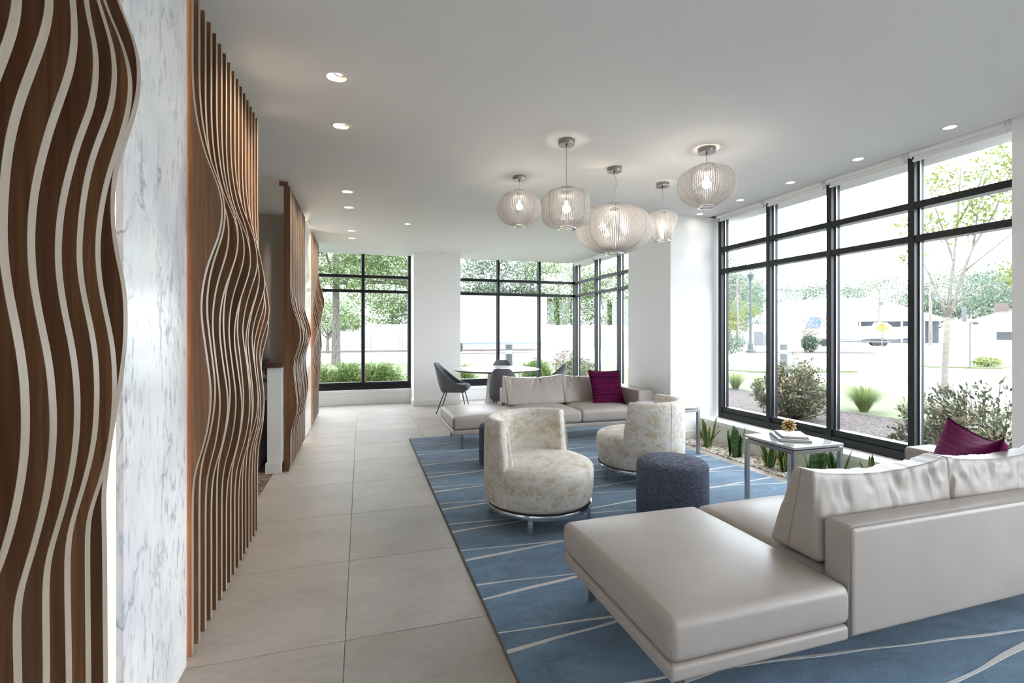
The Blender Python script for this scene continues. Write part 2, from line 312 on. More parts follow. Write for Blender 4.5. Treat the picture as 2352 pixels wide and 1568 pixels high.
# ------------------------------------------------------------------ mesh helpers
class MB:
    def __init__(s): s.v = []; s.f = []; s.mi = []
    def add(s, vs_, fs, mi=0):
        o = len(s.v); s.v += [tuple(p) for p in vs_]
        for f in fs: s.f.append(tuple(i + o for i in f)); s.mi.append(mi)
        return s
    def box(s, x0, x1, y0, y1, z0, z1, mi=0):
        return s.add([(x0, y0, z0), (x1, y0, z0), (x1, y1, z0), (x0, y1, z0), (x0, y0, z1), (x1, y0, z1), (x1, y1, z1), (x0, y1, z1)],
                     [(0, 3, 2, 1), (4, 5, 6, 7), (0, 1, 5, 4), (1, 2, 6, 5), (2, 3, 7, 6), (3, 0, 4, 7)], mi)
    def bbox(s, x0, x1, y0, y1, z0, z1, b=0.004, mi=0, k=2):
        return s.rbox(((x0 + x1) / 2, (y0 + y1) / 2, (z0 + z1) / 2), ((x1 - x0) / 2, (y1 - y0) / 2, (z1 - z0) / 2), b, n=1, k=k, mi=mi)
    def rbox(s, c, h, r, n=6, k=4, fn=None, R=None, mi=0):
        r = min(r, min(h))
        ax = []
        for a in range(3):
            inner = h[a] - r
            cs = [-h[a] + r * (1 - math.cos(j / k * PI / 2)) if False else -h[a] + r * (1 - math.tan((1 - j / k) * PI / 4)) for j in range(k)]
            mid = [(-inner + 2 * inner * j / n) for j in range(n + 1)] if inner > 1e-6 else [0.0]
            ax.append(cs + mid + [-q for q in reversed(cs)])
        key = {}; V = []; Fc = []
        def vid(p):
            q = tuple(round(t, 6) for t in p)
            if q in key: return key[q]
            inn = [max(-(h[a] - r), min(h[a] - r, p[a])) for a in range(3)]
            d = [p[a] - inn[a] for a in range(3)]; L = math.sqrt(sum(t * t for t in d)) or 1
            o = [inn[a] + d[a] / L * r for a in range(3)]
            key[q] = len(V); V.append(o); return key[q]
        for a in range(3):
            b_, c_ = (a + 1) % 3, (a + 2) % 3
            for sg in (-1, 1):
                for i in range(len(ax[b_]) - 1):
                    for j in range(len(ax[c_]) - 1):
                        q = []
                        for di, dj in ((0, 0), (1, 0), (1, 1), (0, 1)):
                            p = [0, 0, 0]; p[a] = sg * h[a]; p[b_] = ax[b_][i + di]; p[c_] = ax[c_][j + dj]; q.append(vid(p))
                        Fc.append(tuple(q if sg > 0 else reversed(q)))
        out = []
        for p in V:
            if fn: p = fn(*p)
            p = Vector(p)
            if R is not None: p = R @ p
            out.append((p.x + c[0], p.y + c[1], p.z + c[2]))
        return s.add(out, Fc, mi)
    def tube(s, path, r, n=8, closed=False, mi=0, cap=True):
        P = [Vector(p) for p in path]; m = len(P); rr = r if isinstance(r, (list, tuple)) else [r] * m
        V = []; up = None
        for i, p in enumerate(P):
            a = P[(i - 1) % m] if (i or closed) else P[0]; b = P[(i + 1) % m] if (i < m - 1 or closed) else P[-1]
            t = (b - a); t = t.normalized() if t.length > 1e-9 else Vector((0, 0, 1))
            if up is None: up = Vector((0, 0, 1)) if abs(t.z) < 0.9 else Vector((1, 0, 0))
            u = up - t * up.dot(t); u.normalize(); w = t.cross(u); up = u
            for j in range(n):
                an = 2 * PI * j / n; V.append(p + (u * math.cos(an) + w * math.sin(an)) * rr[i])
        Fc = []
        for i in range(m if closed else m - 1):
            for j in range(n):
                i2 = (i + 1) % m; j2 = (j + 1) % n
                Fc.append((i * n + j, i * n + j2, i2 * n + j2, i2 * n + j))
        if cap and not closed: Fc += [tuple(reversed(range(n))), tuple((m - 1) * n + j for j in range(n))]
        return s.add(V, Fc, mi)
    def lathe(s, prof, n=24, c=(0, 0, 0), mi=0, a0=0.0, a1=2 * PI):
        full = abs(a1 - a0 - 2 * PI) < 1e-6; m = n if full else n + 1
        V = [(c[0] + r * math.cos(a0 + (a1 - a0) * j / n), c[1] + r * math.sin(a0 + (a1 - a0) * j / n), c[2] + z) for (r, z) in prof for j in range(m)]
        Fc = []
        for i in range(len(prof) - 1):
            for j in range(n):
                j2 = (j + 1) % m
                Fc.append((i * m + j, i * m + j2, (i + 1) * m + j2, (i + 1) * m + j))
        return s.add(V, Fc, mi)
    def bar(s, a, b, w, h, mi=0):
        a = Vector(a); b = Vector(b); t = (b - a).normalized(); up = Vector((0, 0, 1)) if abs(t.z) < 0.95 else Vector((0, 1, 0))
        x = t.cross(up).normalized(); y = x.cross(t)
        V = [p + x * sx * w / 2 + y * sy * h / 2 for p in (a, b) for sx, sy in ((-1, -1), (1, -1), (1, 1), (-1, 1))]
        return s.add(V, [(0, 1, 2, 3), (7, 6, 5, 4), (0, 4, 5, 1), (1, 5, 6, 2), (2, 6, 7, 3), (3, 7, 4, 0)], mi)
    def prism(s, poly, z0, z1, mi=0):
        n = len(poly)
        return s.add([(x, y, z0) for x, y in poly] + [(x, y, z1) for x, y in poly],
                     [tuple(reversed(range(n))), tuple(range(n, 2 * n))] + [(i, (i + 1) % n, n + (i + 1) % n, n + i) for i in range(n)], mi)
    def mesh(s, name, mats, smooth=False, fix=True):
        me = bpy.data.meshes.new(name); me.from_pydata(s.v, [], s.f)
        for m in (mats if isinstance(mats, (list, tuple)) else [mats]): me.materials.append(m)
        if any(s.mi): me.polygons.foreach_set('material_index', s.mi)
        if fix:
            bm = bmesh.new(); bm.from_mesh(me); bmesh.ops.recalc_face_normals(bm, faces=bm.faces); bm.to_mesh(me); bm.free()
        if smooth: me.shade_smooth()
        me.update(); return me
    def build(s, name, mats, parent=None, smooth=False, fix=True, **kw):
        return link(name, s.mesh(name, mats, smooth, fix), parent, **kw)
def link(name, data, parent=None, label=None, cat=None, group=None, kind=None, loc=None, rot=None):
    o = bpy.data.objects.new(name, data); COL.objects.link(o)
    if parent is not None: o.parent = parent
    if loc is not None: o.location = loc
    if rot is not None: o.rotation_euler = rot
    for k, v in (('label', label), ('category', cat), ('group', group), ('kind', kind)):
        if v: o[k] = v
    return o
def empty(name, loc, label, cat, rz=0.0, group=None, kind=None):
    o = link(name, None, None, label, cat, group, kind, loc, (0, 0, rz)); o.empty_display_size = 0.05; return o
def auto_smooth(o, ang=35):
    me = o.data; me.shade_smooth()
    try: me.set_sharp_from_angle(angle=math.radians(ang))
    except Exception: pass
    return o
def spline(pts, n):            # Catmull-Rom through (z, x) knots, ordered by z, resampled to n
    zs = [p[0] for p in pts]; out = []
    for i in range(n):
        z = zs[0] + (zs[-1] - zs[0]) * i / (n - 1)
        j = max(k for k in range(len(zs)) if zs[k] <= z + 1e-9); j = min(j, len(zs) - 2)
        p0 = pts[max(j - 1, 0)]; p1 = pts[j]; p2 = pts[j + 1]; p3 = pts[min(j + 2, len(pts) - 1)]
        h = p2[0] - p1[0]; t = (z - p1[0]) / h
        m1 = (p2[1] - p0[1]) / max(p2[0] - p0[0], 1e-6); m2 = (p3[1] - p1[1]) / max(p3[0] - p1[0], 1e-6)
        x = (2 * t**3 - 3 * t**2 + 1) * p1[1] + (t**3 - 2 * t**2 + t) * h * m1 + (-2 * t**3 + 3 * t**2) * p2[1] + (t**3 - t**2) * h * m2
        out.append((z, x))
    return out
# traced depth profiles of the wavy slats: (height, x of front edge)
P1 = {
 1: [(0.705, -0.642), (0.837, -0.641), (0.881, -0.624), (0.94, -0.608), (1.0, -0.595), (1.092, -0.583), (1.149, -0.581), (1.232, -0.583), (1.31, -0.592), (1.389, -0.605), (1.484, -0.614), (1.606, -0.61), (1.671, -0.603), (1.735, -0.59), (1.799, -0.572), (1.862, -0.554), (1.921, -0.545)],
 2: [(0.644, -0.639), (0.756, -0.641), (0.81, -0.637), (0.863, -0.623), (0.94, -0.605), (1.018, -0.591), (1.117, -0.583), (1.198, -0.585), (1.266, -0.591), (1.337, -0.603), (1.418, -0.615), (1.505, -0.619), (1.597, -0.613), (1.666, -0.601), (1.721, -0.589), (1.791, -0.57), (1.851, -0.554), (1.915, -0.548), (1.977, -0.551)],
 3: [(0.583, -0.638), (0.785, -0.639), (0.837, -0.635), (0.895, -0.621), (0.96, -0.605), (1.049, -0.59), (1.132, -0.584), (1.218, -0.586), (1.292, -0.594), (1.366, -0.607), (1.451, -0.617), (1.531, -0.617), (1.607, -0.609), (1.682, -0.594), (1.752, -0.577), (1.803, -0.56), (1.873, -0.551), (1.944, -0.552), (2.004, -0.565)],
 4: [(0.524, -0.639), (0.81, -0.642), (0.87, -0.636), (0.929, -0.621), (0.993, -0.605), (1.082, -0.59), (1.19, -0.586), (1.277, -0.59), (1.35, -0.601), (1.422, -0.614), (1.498, -0.62), (1.603, -0.614), (1.696, -0.601), (1.772, -0.581), (1.827, -0.563), (1.899, -0.552), (1.976, -0.554), (2.053, -0.573)],
 5: [(0.465, -0.64), (0.799, -0.642), (0.868, -0.639), (0.924, -0.623), (1.007, -0.602), (1.096, -0.59), (1.192, -0.586), (1.288, -0.591), (1.37, -0.605), (1.465, -0.619), (1.564, -0.62), (1.685, -0.604), (1.78, -0.58), (1.868, -0.559), (1.959, -0.553), (2.042, -0.571), (2.135, -0.606)],
 6: [(0.407, -0.64), (0.517, -0.641), (0.681, -0.642), (0.804, -0.643), (0.907, -0.644), (1.221, -0.604), (1.278, -0.598), (1.331, -0.596), (1.373, -0.596), (1.422, -0.598), (1.468, -0.604), (1.517, -0.614), (1.569, -0.621), (1.621, -0.625), (1.685, -0.624), (1.742, -0.619), (1.918, -0.574), (1.981, -0.566), (2.026, -0.566), (2.075, -0.572), (2.118, -0.585), (2.161, -0.601), (2.189, -0.611)],
}
P2 = {
 0: [(2.347, 0.0), (2.195, 0.01), (2.031, 0.042), (1.885, 0.089), (1.792, 0.096), (1.702, 0.084), (1.612, 0.054), (1.511, 0.034), (1.401, 0.027), (1.226, 0.045), (1.066, 0.059), (0.924, 0.047), (0.837, 0.028), (0.763, 0.008), (0.704, 0.002)],
 4: [(2.289, 0.0), (2.111, 0.01), (1.95, 0.039), (1.835, 0.083), (1.747, 0.097), (1.673, 0.092), (1.583, 0.068), (1.489, 0.042), (1.341, 0.029), (1.196, 0.039), (1.009, 0.06), (0.872, 0.049), (0.78, 0.031), (0.701, 0.011), (0.631, 0.003)],
 8: [(2.21, 0.001), (2.1, 0.009), (1.962, 0.036), (1.83, 0.082), (1.69, 0.104), (1.621, 0.097), (1.536, 0.072), (1.423, 0.046), (1.3, 0.034), (1.162, 0.051), (0.953, 0.068), (0.819, 0.061), (0.707, 0.041), (0.603, 0.014), (0.543, 0.005)],
 12: [(2.197, -0.001), (2.059, 0.005), (1.909, 0.025), (1.69, 0.067), (1.538, 0.089), (1.488, 0.082), (1.398, 0.056), (1.323, 0.038), (1.243, 0.027), (1.079, 0.039), (0.921, 0.056), (0.801, 0.049), (0.713, 0.03), (0.655, 0.012), (0.582, 0.005)],
 15: [(2.032, 0.002), (1.861, 0.005), (1.74, 0.019), (1.501, 0.056), (1.35, 0.071), (1.298, 0.062), (1.23, 0.043), (1.155, 0.027), (1.1, 0.022), (0.99, 0.033), (0.874, 0.043), (0.737, 0.036), (0.656, 0.022), (0.596, 0.01), (0.555, 0.004)],
}
P3a = [(1.673, 0.003), (1.61, 0.009), (1.49, 0.038), (1.382, 0.073), (1.294, 0.084), (1.198, 0.073), (1.142, 0.053), (1.085, 0.038), (0.968, 0.025), (0.797, 0.039), (0.625, 0.056), (0.54, 0.049), (0.469, 0.033), (0.406, 0.013), (0.322, 0.001)]
P3b = [(1.653, -0.01), (1.565, -0.002), (1.462, 0.027), (1.359, 0.057), (1.263, 0.07), (1.215, 0.063), (1.159, 0.042), (1.096, 0.024), (0.968, 0.014), (0.876, 0.021), (0.679, 0.041), (0.571, 0.03), (0.491, 0.013), (0.393, 0.001), (0.286, -0.005)]
P4a = [(1.705, -0.014), (1.576, -0.005), (1.466, 0.02), (1.374, 0.046), (1.318, 0.056), (1.263, 0.05), (1.199, 0.033), (1.125, 0.012), (1.061, 0.003), (0.911, 0.007), (0.724, 0.029), (0.642, 0.025), (0.569, 0.017), (0.497, 0.005), (0.415, -0.01)]
P4b = [(2.375, -0.013), (2.227, -0.001), (2.069, 0.029), (1.912, 0.068), (1.817, 0.088), (1.732, 0.08), (1.647, 0.063), (1.541, 0.044), (1.424, 0.031), (1.244, 0.041), (1.117, 0.051), (0.958, 0.039), (0.853, 0.033), (0.565, 0.012), (0.375, -0.007)]

# ------------------------------------------------------------------ room shell
CEIL = 2.75
ST = 'structure'
# floor: grout bed and single tiles
fl = empty('floor', (0, 0, 0), 'grey beige porcelain tile floor of the lobby', 'floor', kind=ST)
MB().box(-0.79, 3.66, -3.2, 5.1, -0.12, -0.004).box(-0.79, 4.40, 5.1, 9.5, -0.12, -0.004).build('grout_bed', M['grout'], fl)
TX, TY = 0.83, 0.7635
tile_cache = {}
def tile(x0, x1, y0, y1):
    g = 0.0016
    w, d = round(x1 - x0 - 2 * g, 4), round(y1 - y0 - 2 * g, 4)
    if (w, d) not in tile_cache:
        tile_cache[(w, d)] = MB().bbox(-w / 2, w / 2, -d / 2, d / 2, -0.012, 0, 0.0012, k=1).mesh('tile', M['tile'])
    link('tile', tile_cache[(w, d)], fl, loc=((x0 + x1) / 2, (y0 + y1) / 2, 0))
ys = [2.205 + TY * k for k in range(-7, 11)]
xs = [-0.065 + TX * k for k in range(-1, 7)]
for j in range(len(ys) - 1):
    y0, y1 = ys[j], min(ys[j + 1], 9.42)
    if y1 - y0 < 0.02: continue
    for i in range(len(xs) - 1):
        x0, x1 = max(xs[i], -0.78), min(xs[i + 1], 4.38)
        bands = [(y0, y1)]
        if x1 > 3.66:
            bands = []
            if y0 < 5.1: bands.append((y0, min(y1, 5.1), min(x1, 3.66)))
            if y1 > 5.1: bands.append((max(y0, 5.1), y1, x1))
        for bnd in bands:
            xx1 = bnd[2] if len(bnd) > 2 else x1
            if xx1 - x0 > 0.03 and bnd[1] - bnd[0] > 0.03: tile(x0, xx1, bnd[0], bnd[1])
MB().box(-5.0, -0.785, -3.2, 9.42, -0.02, 0.004).build('floor_carpet', M['carpet'], None, kind=ST, label='dark brown patterned carpet behind the slat screens', cat='carpet')

# ceiling with real recesses for the downlights
RECEP_DL = [(-1.7, 5.3)]
LEFT_DL = [(-0.126, y) for y in (2.908, 3.588, 5.251, 5.907, 7.254, 7.842)]
RIGHT_DL = [(3.93, y) for y in (4.98, 4.324, 3.674, 3.011, 2.352)]
MID_DL = [(0.589, 6.584)]
ceil = MB().box(-5.0, 4.16, -3.2, 9.42, CEIL, CEIL + 0.2).build('ceiling', M['ceil'], None, kind=ST, label='smooth white painted lobby ceiling with recessed downlights', cat='ceiling')
cut = MB()
for (x, y) in LEFT_DL: cut.lathe([(0.0, -0.05), (0.056, -0.05), (0.056, 0.08), (0.0, 0.08)], 28, (x, y, CEIL))
for (x, y) in RIGHT_DL + MID_DL + RECEP_DL: cut.lathe([(0.0, -0.05), (0.043, -0.05), (0.043, 0.08), (0.0, 0.08)], 24, (x, y, CEIL))
cme = cut.mesh('cut', M['ceil']); bm = bmesh.new(); bm.from_mesh(cme); bmesh.ops.remove_doubles(bm, verts=bm.verts, dist=1e-5); bmesh.ops.recalc_face_normals(bm, faces=bm.faces); bm.to_mesh(cme); bm.free()
co = link('cut', cme); md = ceil.modifiers.new('b', 'BOOLEAN'); md.operation = 'DIFFERENCE'; md.object = co; md.solver = 'EXACT'
bpy.context.view_layer.update()
dg = bpy.context.evaluated_depsgraph_get(); newme = bpy.data.meshes.new_from_object(ceil.evaluated_get(dg))
ceil.modifiers.clear(); ceil.data = newme; bpy.data.objects.remove(co)
MB().box(4.16, 4.60, -3.2, 9.42, CEIL + 0.05, CEIL + 0.2).box(4.36, 4.60, -3.2, 9.7, CEIL - 0.02, CEIL + 0.05).build('trim_1', M['ceil'], None, kind=ST, label='white shade pocket above the tall right windows', cat='trim')

# walls
WL = -0.712
MB().box(WL - 0.12, WL, 0.2, 3.53, 0, CEIL).build('wall_left', M['paint'], None, kind=ST, label='painted wall behind the near wavy slat screens and marble', cat='wall')
MB().box(WL - 0.12, WL - 0.03, 6.45, 8.33, 0, CEIL).build('wall_left_far', M['paint'], None, kind=ST, label='painted wall behind the far wavy slat screens', cat='wall')
MB().box(-0.82, -0.70, -3.2, 0.2, 0, CEIL).build('wall_left_near', M['paint'], None, kind=ST, label='painted left wall beside the viewpoint', cat='wall')
MB().box(-5.0, -0.82, 6.55, 6.67, 0, CEIL).build('wall_reception', M['taupe'], None, kind=ST, label='taupe wall at the back of the reception area', cat='wall')
MB().box(-5.12, -5.0, -3.2, 9.6, 0, CEIL + 0.2).build('wall_reception_side', M['taupe'], None, kind=ST, label='taupe side wall of the reception area', cat='wall')
MB().box(-2.2, -2.05, 6.67, 9.42, 0, CEIL).build('wall_alcove', M['paint'], None, kind=ST, label='white wall at the left end of the far windows', cat='wall')
MB().box(-5.0, -2.2, 9.35, 9.47, 0, CEIL).build('wall_back_left', M['paint'], None, kind=ST, label='white wall closing the back left corner', cat='wall')
def column(name, x0, x1, y0, y1, label, bb):
    r = empty(name, (0, 0, 0), label, 'column', kind=ST)
    MB().bbox(x0, x1, y0, y1, 0, CEIL, 0.004, k=1).build('shaft', M['paint'], r)
    MB().bbox(x0 - 0.014, x1 + 0.014 * bb, y0 - 0.014, y1, 0, 0.10, 0.003, k=1).build('baseboard', M['trim'], r)
    return r
column('column_1', 0.90, 1.745, 8.83, 9.46, 'white square column between the two far windows', 1)
column('column_2', 3.60, 4.40, 5.107, 6.09, 'white column beside the tall right windows', 0)
MB().box(4.20, 4.34, 0.9, 2.15, 0, CEIL).build('wall_right', M['paint'], None, kind=ST, label='white wall pier at the near end of the right windows', cat='wall')

# windows --------------------------------------------------------------
GL_T = 0.008
def window(name, axis, p, a_list, z0, z1, trans, label, fw=0.05, depth=0.115, outward=1, ends=True, sub='mullion'):
    """glazed wall of vertical mullions at positions a_list; axis 'x' = plane x=p running along y, 'y' = plane y=p running along x"""
    w = empty(name, (0, 0, 0), label, 'window', kind=ST)
    def bx(a0, a1, d0, d1, zz0, zz1, nm, mat, b=0.003):
        lo, hi = (p + outward * d0, p + outward * d1); lo, hi = min(lo, hi), max(lo, hi)
        m = MB()
        if axis == 'x': m.bbox(lo, hi, a0, a1, zz0, zz1, b, k=1)
        else: m.bbox(a0, a1, lo, hi, zz0, zz1, b, k=1)
        return m.build(nm, mat, w)
    for a in a_list:
        bx(a - fw / 2, a + fw / 2, 0, depth, z0, z1, 'mullion', M['black_metal'])
        bx(a - fw / 2 - 0.012, a + fw / 2 + 0.012, depth * 0.42, depth * 0.56, z0, z1, 'glazing_bead', M['steel'], 0.001)
    lv = [z0 + 0.135] + list(trans) + [z1 - 0.02]
    for i in range(len(a_list) - 1):
        a0, a1 = a_list[i] + fw / 2, a_list[i + 1] - fw / 2
        bx(a0, a1, 0.002, depth, z0, z0 + 0.075, 'bottom_rail', M['black_metal'])
        bx(a0, a1, 0.012, depth, z0 + 0.078, z0 + 0.135, 'bottom_rail', M['black_metal'])
        for t in trans: bx(a0, a1, 0.004, depth, t - 0.027, t + 0.027, 'transom', M['black_metal'])
        for k in range(len(lv) - 1):
            bx(a0 - 0.004, a1 + 0.004, depth * 0.5 - GL_T / 2, depth * 0.5 + GL_T / 2, lv[k] - 0.01, lv[k + 1] + 0.01, 'pane', M['glass'], 0.0004)
    return w
TR = (2.07, 2.34)
window('window_1', 'y', 9.36, [-2.03, -0.80, 0.038, 0.875], 0.262, CEIL, TR, 'black framed far window showing the big tree and hedge')
window('window_2', 'y', 9.36, [1.76, 2.618, 3.489, 4.29], 0.262, CEIL, TR, 'black framed far window behind the round dining table')
window('window_3', 'x', 4.25, [6.14, 6.70, 7.545, 8.40, 9.30], 0.262, CEIL, TR, 'black framed side window of the far bay')
window('window_4', 'x', 4.25, [2.08, 2.818, 3.545, 4.272, 5.02], 0.262, CEIL, TR, 'tall black framed window wall along the right side')
MB().box(-5.0, 4.4, -3.2, -3.05, 0, CEIL).build('wall_back', M['paint'], None, kind=ST, label='white wall behind the viewpoint', cat='wall')
window('window_5', 'x', 4.25, [-2.95, -2.0, -1.05, -0.1, 0.85], 0.262, CEIL, TR, 'black framed window wall behind the near sofa')

def ledge(name, x0, x1, y0, y1, face, label):
    r = empty(name, (0, 0, 0), label, 'window ledge', kind=ST)
    if face == 'x':
        MB().bbox(x0 - 0.014, x1, y0, y1, 0.205, 0.262, 0.008, k=2).build('ledge_top', M['trim'], r)
        MB().box(x0, x1, y0, y1, -0.03, 0.205).build('ledge_front', M['trim'], r)
        MB().bbox(x0 - 0.006, x0, y0, y1, 0.16, 0.166, 0.001, k=1).build('bead', M['trim'], r)
    else:
        MB().bbox(x0, x1, y0 - 0.014, y1, 0.205, 0.262, 0.008, k=2).build('ledge_top', M['trim'], r)
        MB().box(x0, x1, y0, y1, 0.0, 0.205).build('ledge_front', M['trim'], r)
        MB().bbox(x0, x1, y0 - 0.006, y0, 0.16, 0.166, 0.001, k=1).build('bead', M['trim'], r)
ledge('trim_2', 4.03, 4.40, 2.15, 5.105, 'x', 'white low ledge under the tall right windows')
ledge('trim_3', -2.04, 0.895, 9.31, 9.50, 'y', 'white low ledge under the far left window')
ledge('trim_4', 1.75, 4.20, 9.31, 9.50, 'y', 'white low ledge under the dining window')
ledge('trim_5', 4.14, 4.40, 6.10, 9.30, 'x', 'white low ledge under the bay side window')
ledge('trim_6', 4.14, 4.40, -3.0, 0.9, 'x', 'white low ledge behind the near sofa')

# roller shades in the pocket
def roller(name, x, y0, y1, label, grp):
    r = empty(name, (x, (y0 + y1) / 2, CEIL - 0.012), label, 'roller shade', group=grp)
    h = (y1 - y0) / 2
    MB().tube([(0, -h + 0.01, 0), (0, h - 0.01, 0)], 0.022, 14).build('tube', M['trim'], r, smooth=False)
    MB().bbox(0.016, 0.022, -h + 0.02, h - 0.02, -0.040, 0.0, 0.001, k=1).build('fabric', M['ceil'], r)
    MB().bbox(0.008, 0.030, -h + 0.015, h - 0.015, -0.060, -0.040, 0.004, k=1).build('hem_bar', M['trim'], r)
    for s in (-1, 1): MB().bbox(-0.018, 0.024, s * h - 0.003, s * h + 0.003, -0.026, 0.055, 0.001, k=1).build('bracket', M['trim'], r)
for i, (a, b, lab) in enumerate(((4.28, 5.02, 'white roller shade above the window bay next to the column'), (3.55, 4.27, 'white roller shade above the second bay from the column'),
                                 (2.825, 3.54, 'white roller shade above the third bay from the column'), (2.16, 2.81, 'white roller shade above the window bay with the young tree'))):
    roller('roller_shade', 4.205, a + 0.012, b - 0.012, lab, 'roller shades on the right windows')
for (a, b, lab) in ((8.42, 9.28, 'white roller shade at the far corner of the dining bay'), (7.56, 8.38, 'white roller shade above the middle of the dining bay side'), (6.72, 7.53, 'white roller shade behind the oval pendant')):
    roller('roller_shade', 4.205, a, b, lab, 'roller shades on the bay window')

# ------------------------------------------------------------------ wavy slat screens
Z0, Z1, XF = 0.035, 2.70, -0.64
FT = 0.024
def slat(parent, y, knots, back=-0.697, n=140, header=False):
    kn = [(Z0, XF)] + [k for k in knots if k[0] > Z0 + 0.05]
    if kn[1][0] - Z0 > 0.35: kn.insert(1, (kn[1][0] - 0.12, XF)) if abs(kn[1][1] - XF) < 0.006 else None
    kn.append((Z1, XF))
    c = spline(kn, n); xs_ = [p[1] for p in c]
    for _ in range(4): xs_ = [xs_[0]] + [(xs_[i - 1] + 2 * xs_[i] + xs_[i + 1]) / 4 for i in range(1, n - 1)] + [xs_[-1]]
    c = [(p[0], q) for p, q in zip(c, xs_)]; m = MB(); V = []
    for z, x in c: V += [(back, y, z), (x - 0.0008, y, z), (x - 0.0008, y + FT, z), (back, y + FT, z)]
    Fc = []
    for i in range(n - 1):
        a, b = 4 * i, 4 * i + 4
        Fc += [(a, a + 1, b + 1, b), (a + 1, a + 2, b + 2, b + 1), (a + 2, a + 3, b + 3, b + 2), (a + 3, a, b, b + 3)]
    Fc += [(0, 3, 2, 1), (4 * n - 4, 4 * n - 3, 4 * n - 2, 4 * n - 1)]
    m.add(V, Fc)
    if header:
        m.prism([(-0.735, y), (-0.66, y), (-0.66, y + FT), (-0.735, y + FT)], Z1, CEIL - 0.01)
        m.prism([(-0.703, y), (-0.65, y), (-0.65, y + FT), (-0.703, y + FT)], 0.003, Z0)
    s = m.build('slat', M['wood'], parent, fix=False)
    e = MB(); V = []
    for z, x in c: V += [(x - 0.0008, y - 0.0002, z), (x, y - 0.0002, z), (x, y + FT + 0.0002, z), (x - 0.0008, y + FT + 0.0002, z)]
    e.add(V, Fc); auto_smooth(e.build('edge_band', M['edge'], s, fix=False), 40)
    return s
def screen(label, y0): return empty('slat_screen', (0, 0, 0), label, 'slat screen', group='wavy wooden slat screens')
def lerp_prof(keys, i):
    ks = sorted(keys)
    if i <= ks[0]: return keys[ks[0]]
    for a, b in zip(ks, ks[1:]):
        if a <= i <= b:
            t = (i - a) / (b - a); return [(p[0] + (q[0] - p[0]) * t, p[1] + (q[1] - p[1]) * t) for p, q in zip(keys[a], keys[b])]
    return keys[ks[-1]]
s1 = screen('nearest wavy walnut slat screen filling the left edge of the photo', 1.0)
Y1 = {-1: 0.918, 0: 1.007, 1: 1.095, 2: 1.183, 3: 1.271, 4: 1.357, 5: 1.443, 6: 1.528}
for k, y in Y1.items():
    src = P1[max(k, 1)]; dz = (1 - k) * -0.05 if k < 1 else 0.0
    kn = [(z + dz, x) for z, x in src]; top = kn[-1]
    kn = (kn[:-1] + [(top[0], top[1]), (top[0] + 0.10, top[1] - 0.010), (top[0] + 0.22, (top[1] + XF) / 2), (top[0] + 0.36, XF + 0.012), (top[0] + 0.50, XF)]) if k < 4 else kn + [(top[0] + (2.34 - top[0]) * 0.5, (top[1] + XF) / 2 - 0.004), (2.36, XF - 0.0), (2.46, XF)]
    slat(s1, y, kn)
def screen_from(label, y0, keys, count, sp, header=False):
    s = screen(label, y0)
    for i in range(count):
        jz = 0.030 * math.sin(1.9 * i) if 0 < i < count - 1 else 0.0; ja = 1 + 0.11 * math.sin(2.3 * i + 1.0)
        kn = sorted([(z + jz, XF + max(d, 0.0) * ja) for z, d in lerp_prof(keys, i)])
        zt = kn[-1][0]; zb = kn[0][0]
        kn = [(zb - 0.10, XF)] + kn + [(zt + 0.10, XF)]
        slat(s, y0 + sp * i, kn, n=110, header=(header and i == 0))
    return s
screen_from('wavy walnut slat screen between the marble panel and the reception opening', 2.221, P2, 16, 0.0853)
screen_from('wavy walnut slat screen just past the reception opening', 5.04, {0: P3a, 15: P3b}, 16, 0.084, True)
screen_from('farthest wavy walnut slat screen by the far window', 7.25, {0: P4a, 12: P4b}, 13, 0.0855)

# marble panels with light strips beside them
def marble(y0, y1, label):
    MB().bbox(-0.672, -0.652, y0, y1, 0.012, 2.705, 0.002, k=1).build('marble_panel', M['marble'], None, label=label, cat='marble panel', group='white marble wall panels')
marble(1.672, 2.205, 'white grey-veined marble panel between the two nearest slat screens')
marble(6.60, 7.21, 'white marble panel between the two far slat screens')
def led(y, label):
    r = empty('light_strip', (-0.705, y, 0.02), label, 'light strip', group='vertical light strips beside the marble')
    MB().box(-0.004, 0.004, -0.019, 0.019, 0, 2.68).build('channel', M['trim'], r)
    MB().box(0.0042, 0.009, -0.013, 0.013, 0.005, 2.675).build('diffuser', M['led'], r)
led(1.728, 'glowing vertical light strip between the nearest slats and the marble')
led(2.180, 'hidden light strip at the far edge of the near marble panel')
led(6.645, 'glowing light strip on the near side of the far marble panel')
led(7.185, 'hidden light strip at the far edge of the far marble panel')

# ------------------------------------------------------------------ reception
pw = empty('reception_half_wall', (-0.769, 5.0, 0), 'white half wall with dark wood cap beside the slat screen', 'half wall')
MB().bbox(-0.064, 0.064, 0.0, 1.4, 0, 0.985, 0.003, k=1).build('body', M['trim'], pw)
MB().bbox(-0.078, 0.064, -0.014, 1.4, 0, 0.10, 0.003, k=1).build('baseboard', M['trim'], pw)
MB().bbox(-0.085, 0.068, -0.03, 1.42, 0.988, 1.035, 0.003, k=1).build('counter_cap', M['cap'], pw)
dk = empty('reception_desk', (-1.40, 5.27, 0), 'white reception desk behind the half wall', 'desk')
MB().bbox(-0.55, 0.545, -0.15, 1.0, 0.67, 0.80, 0.004, k=1).build('desk_top', M['trim'], dk)
MB().bbox(-0.53, 0.46, -0.10, 0.9, 0.0, 0.67, 0.003, k=1).build('desk_body', M['trim'], dk)
mo = empty('monitor', (-0.945, 5.52, 0.80), 'black computer monitor on the reception desk', 'monitor')
MB().bbox(-0.012, 0.012, -0.26, 0.26, 0.10, 0.43, 0.004, k=1).build('screen', M['black'], mo)
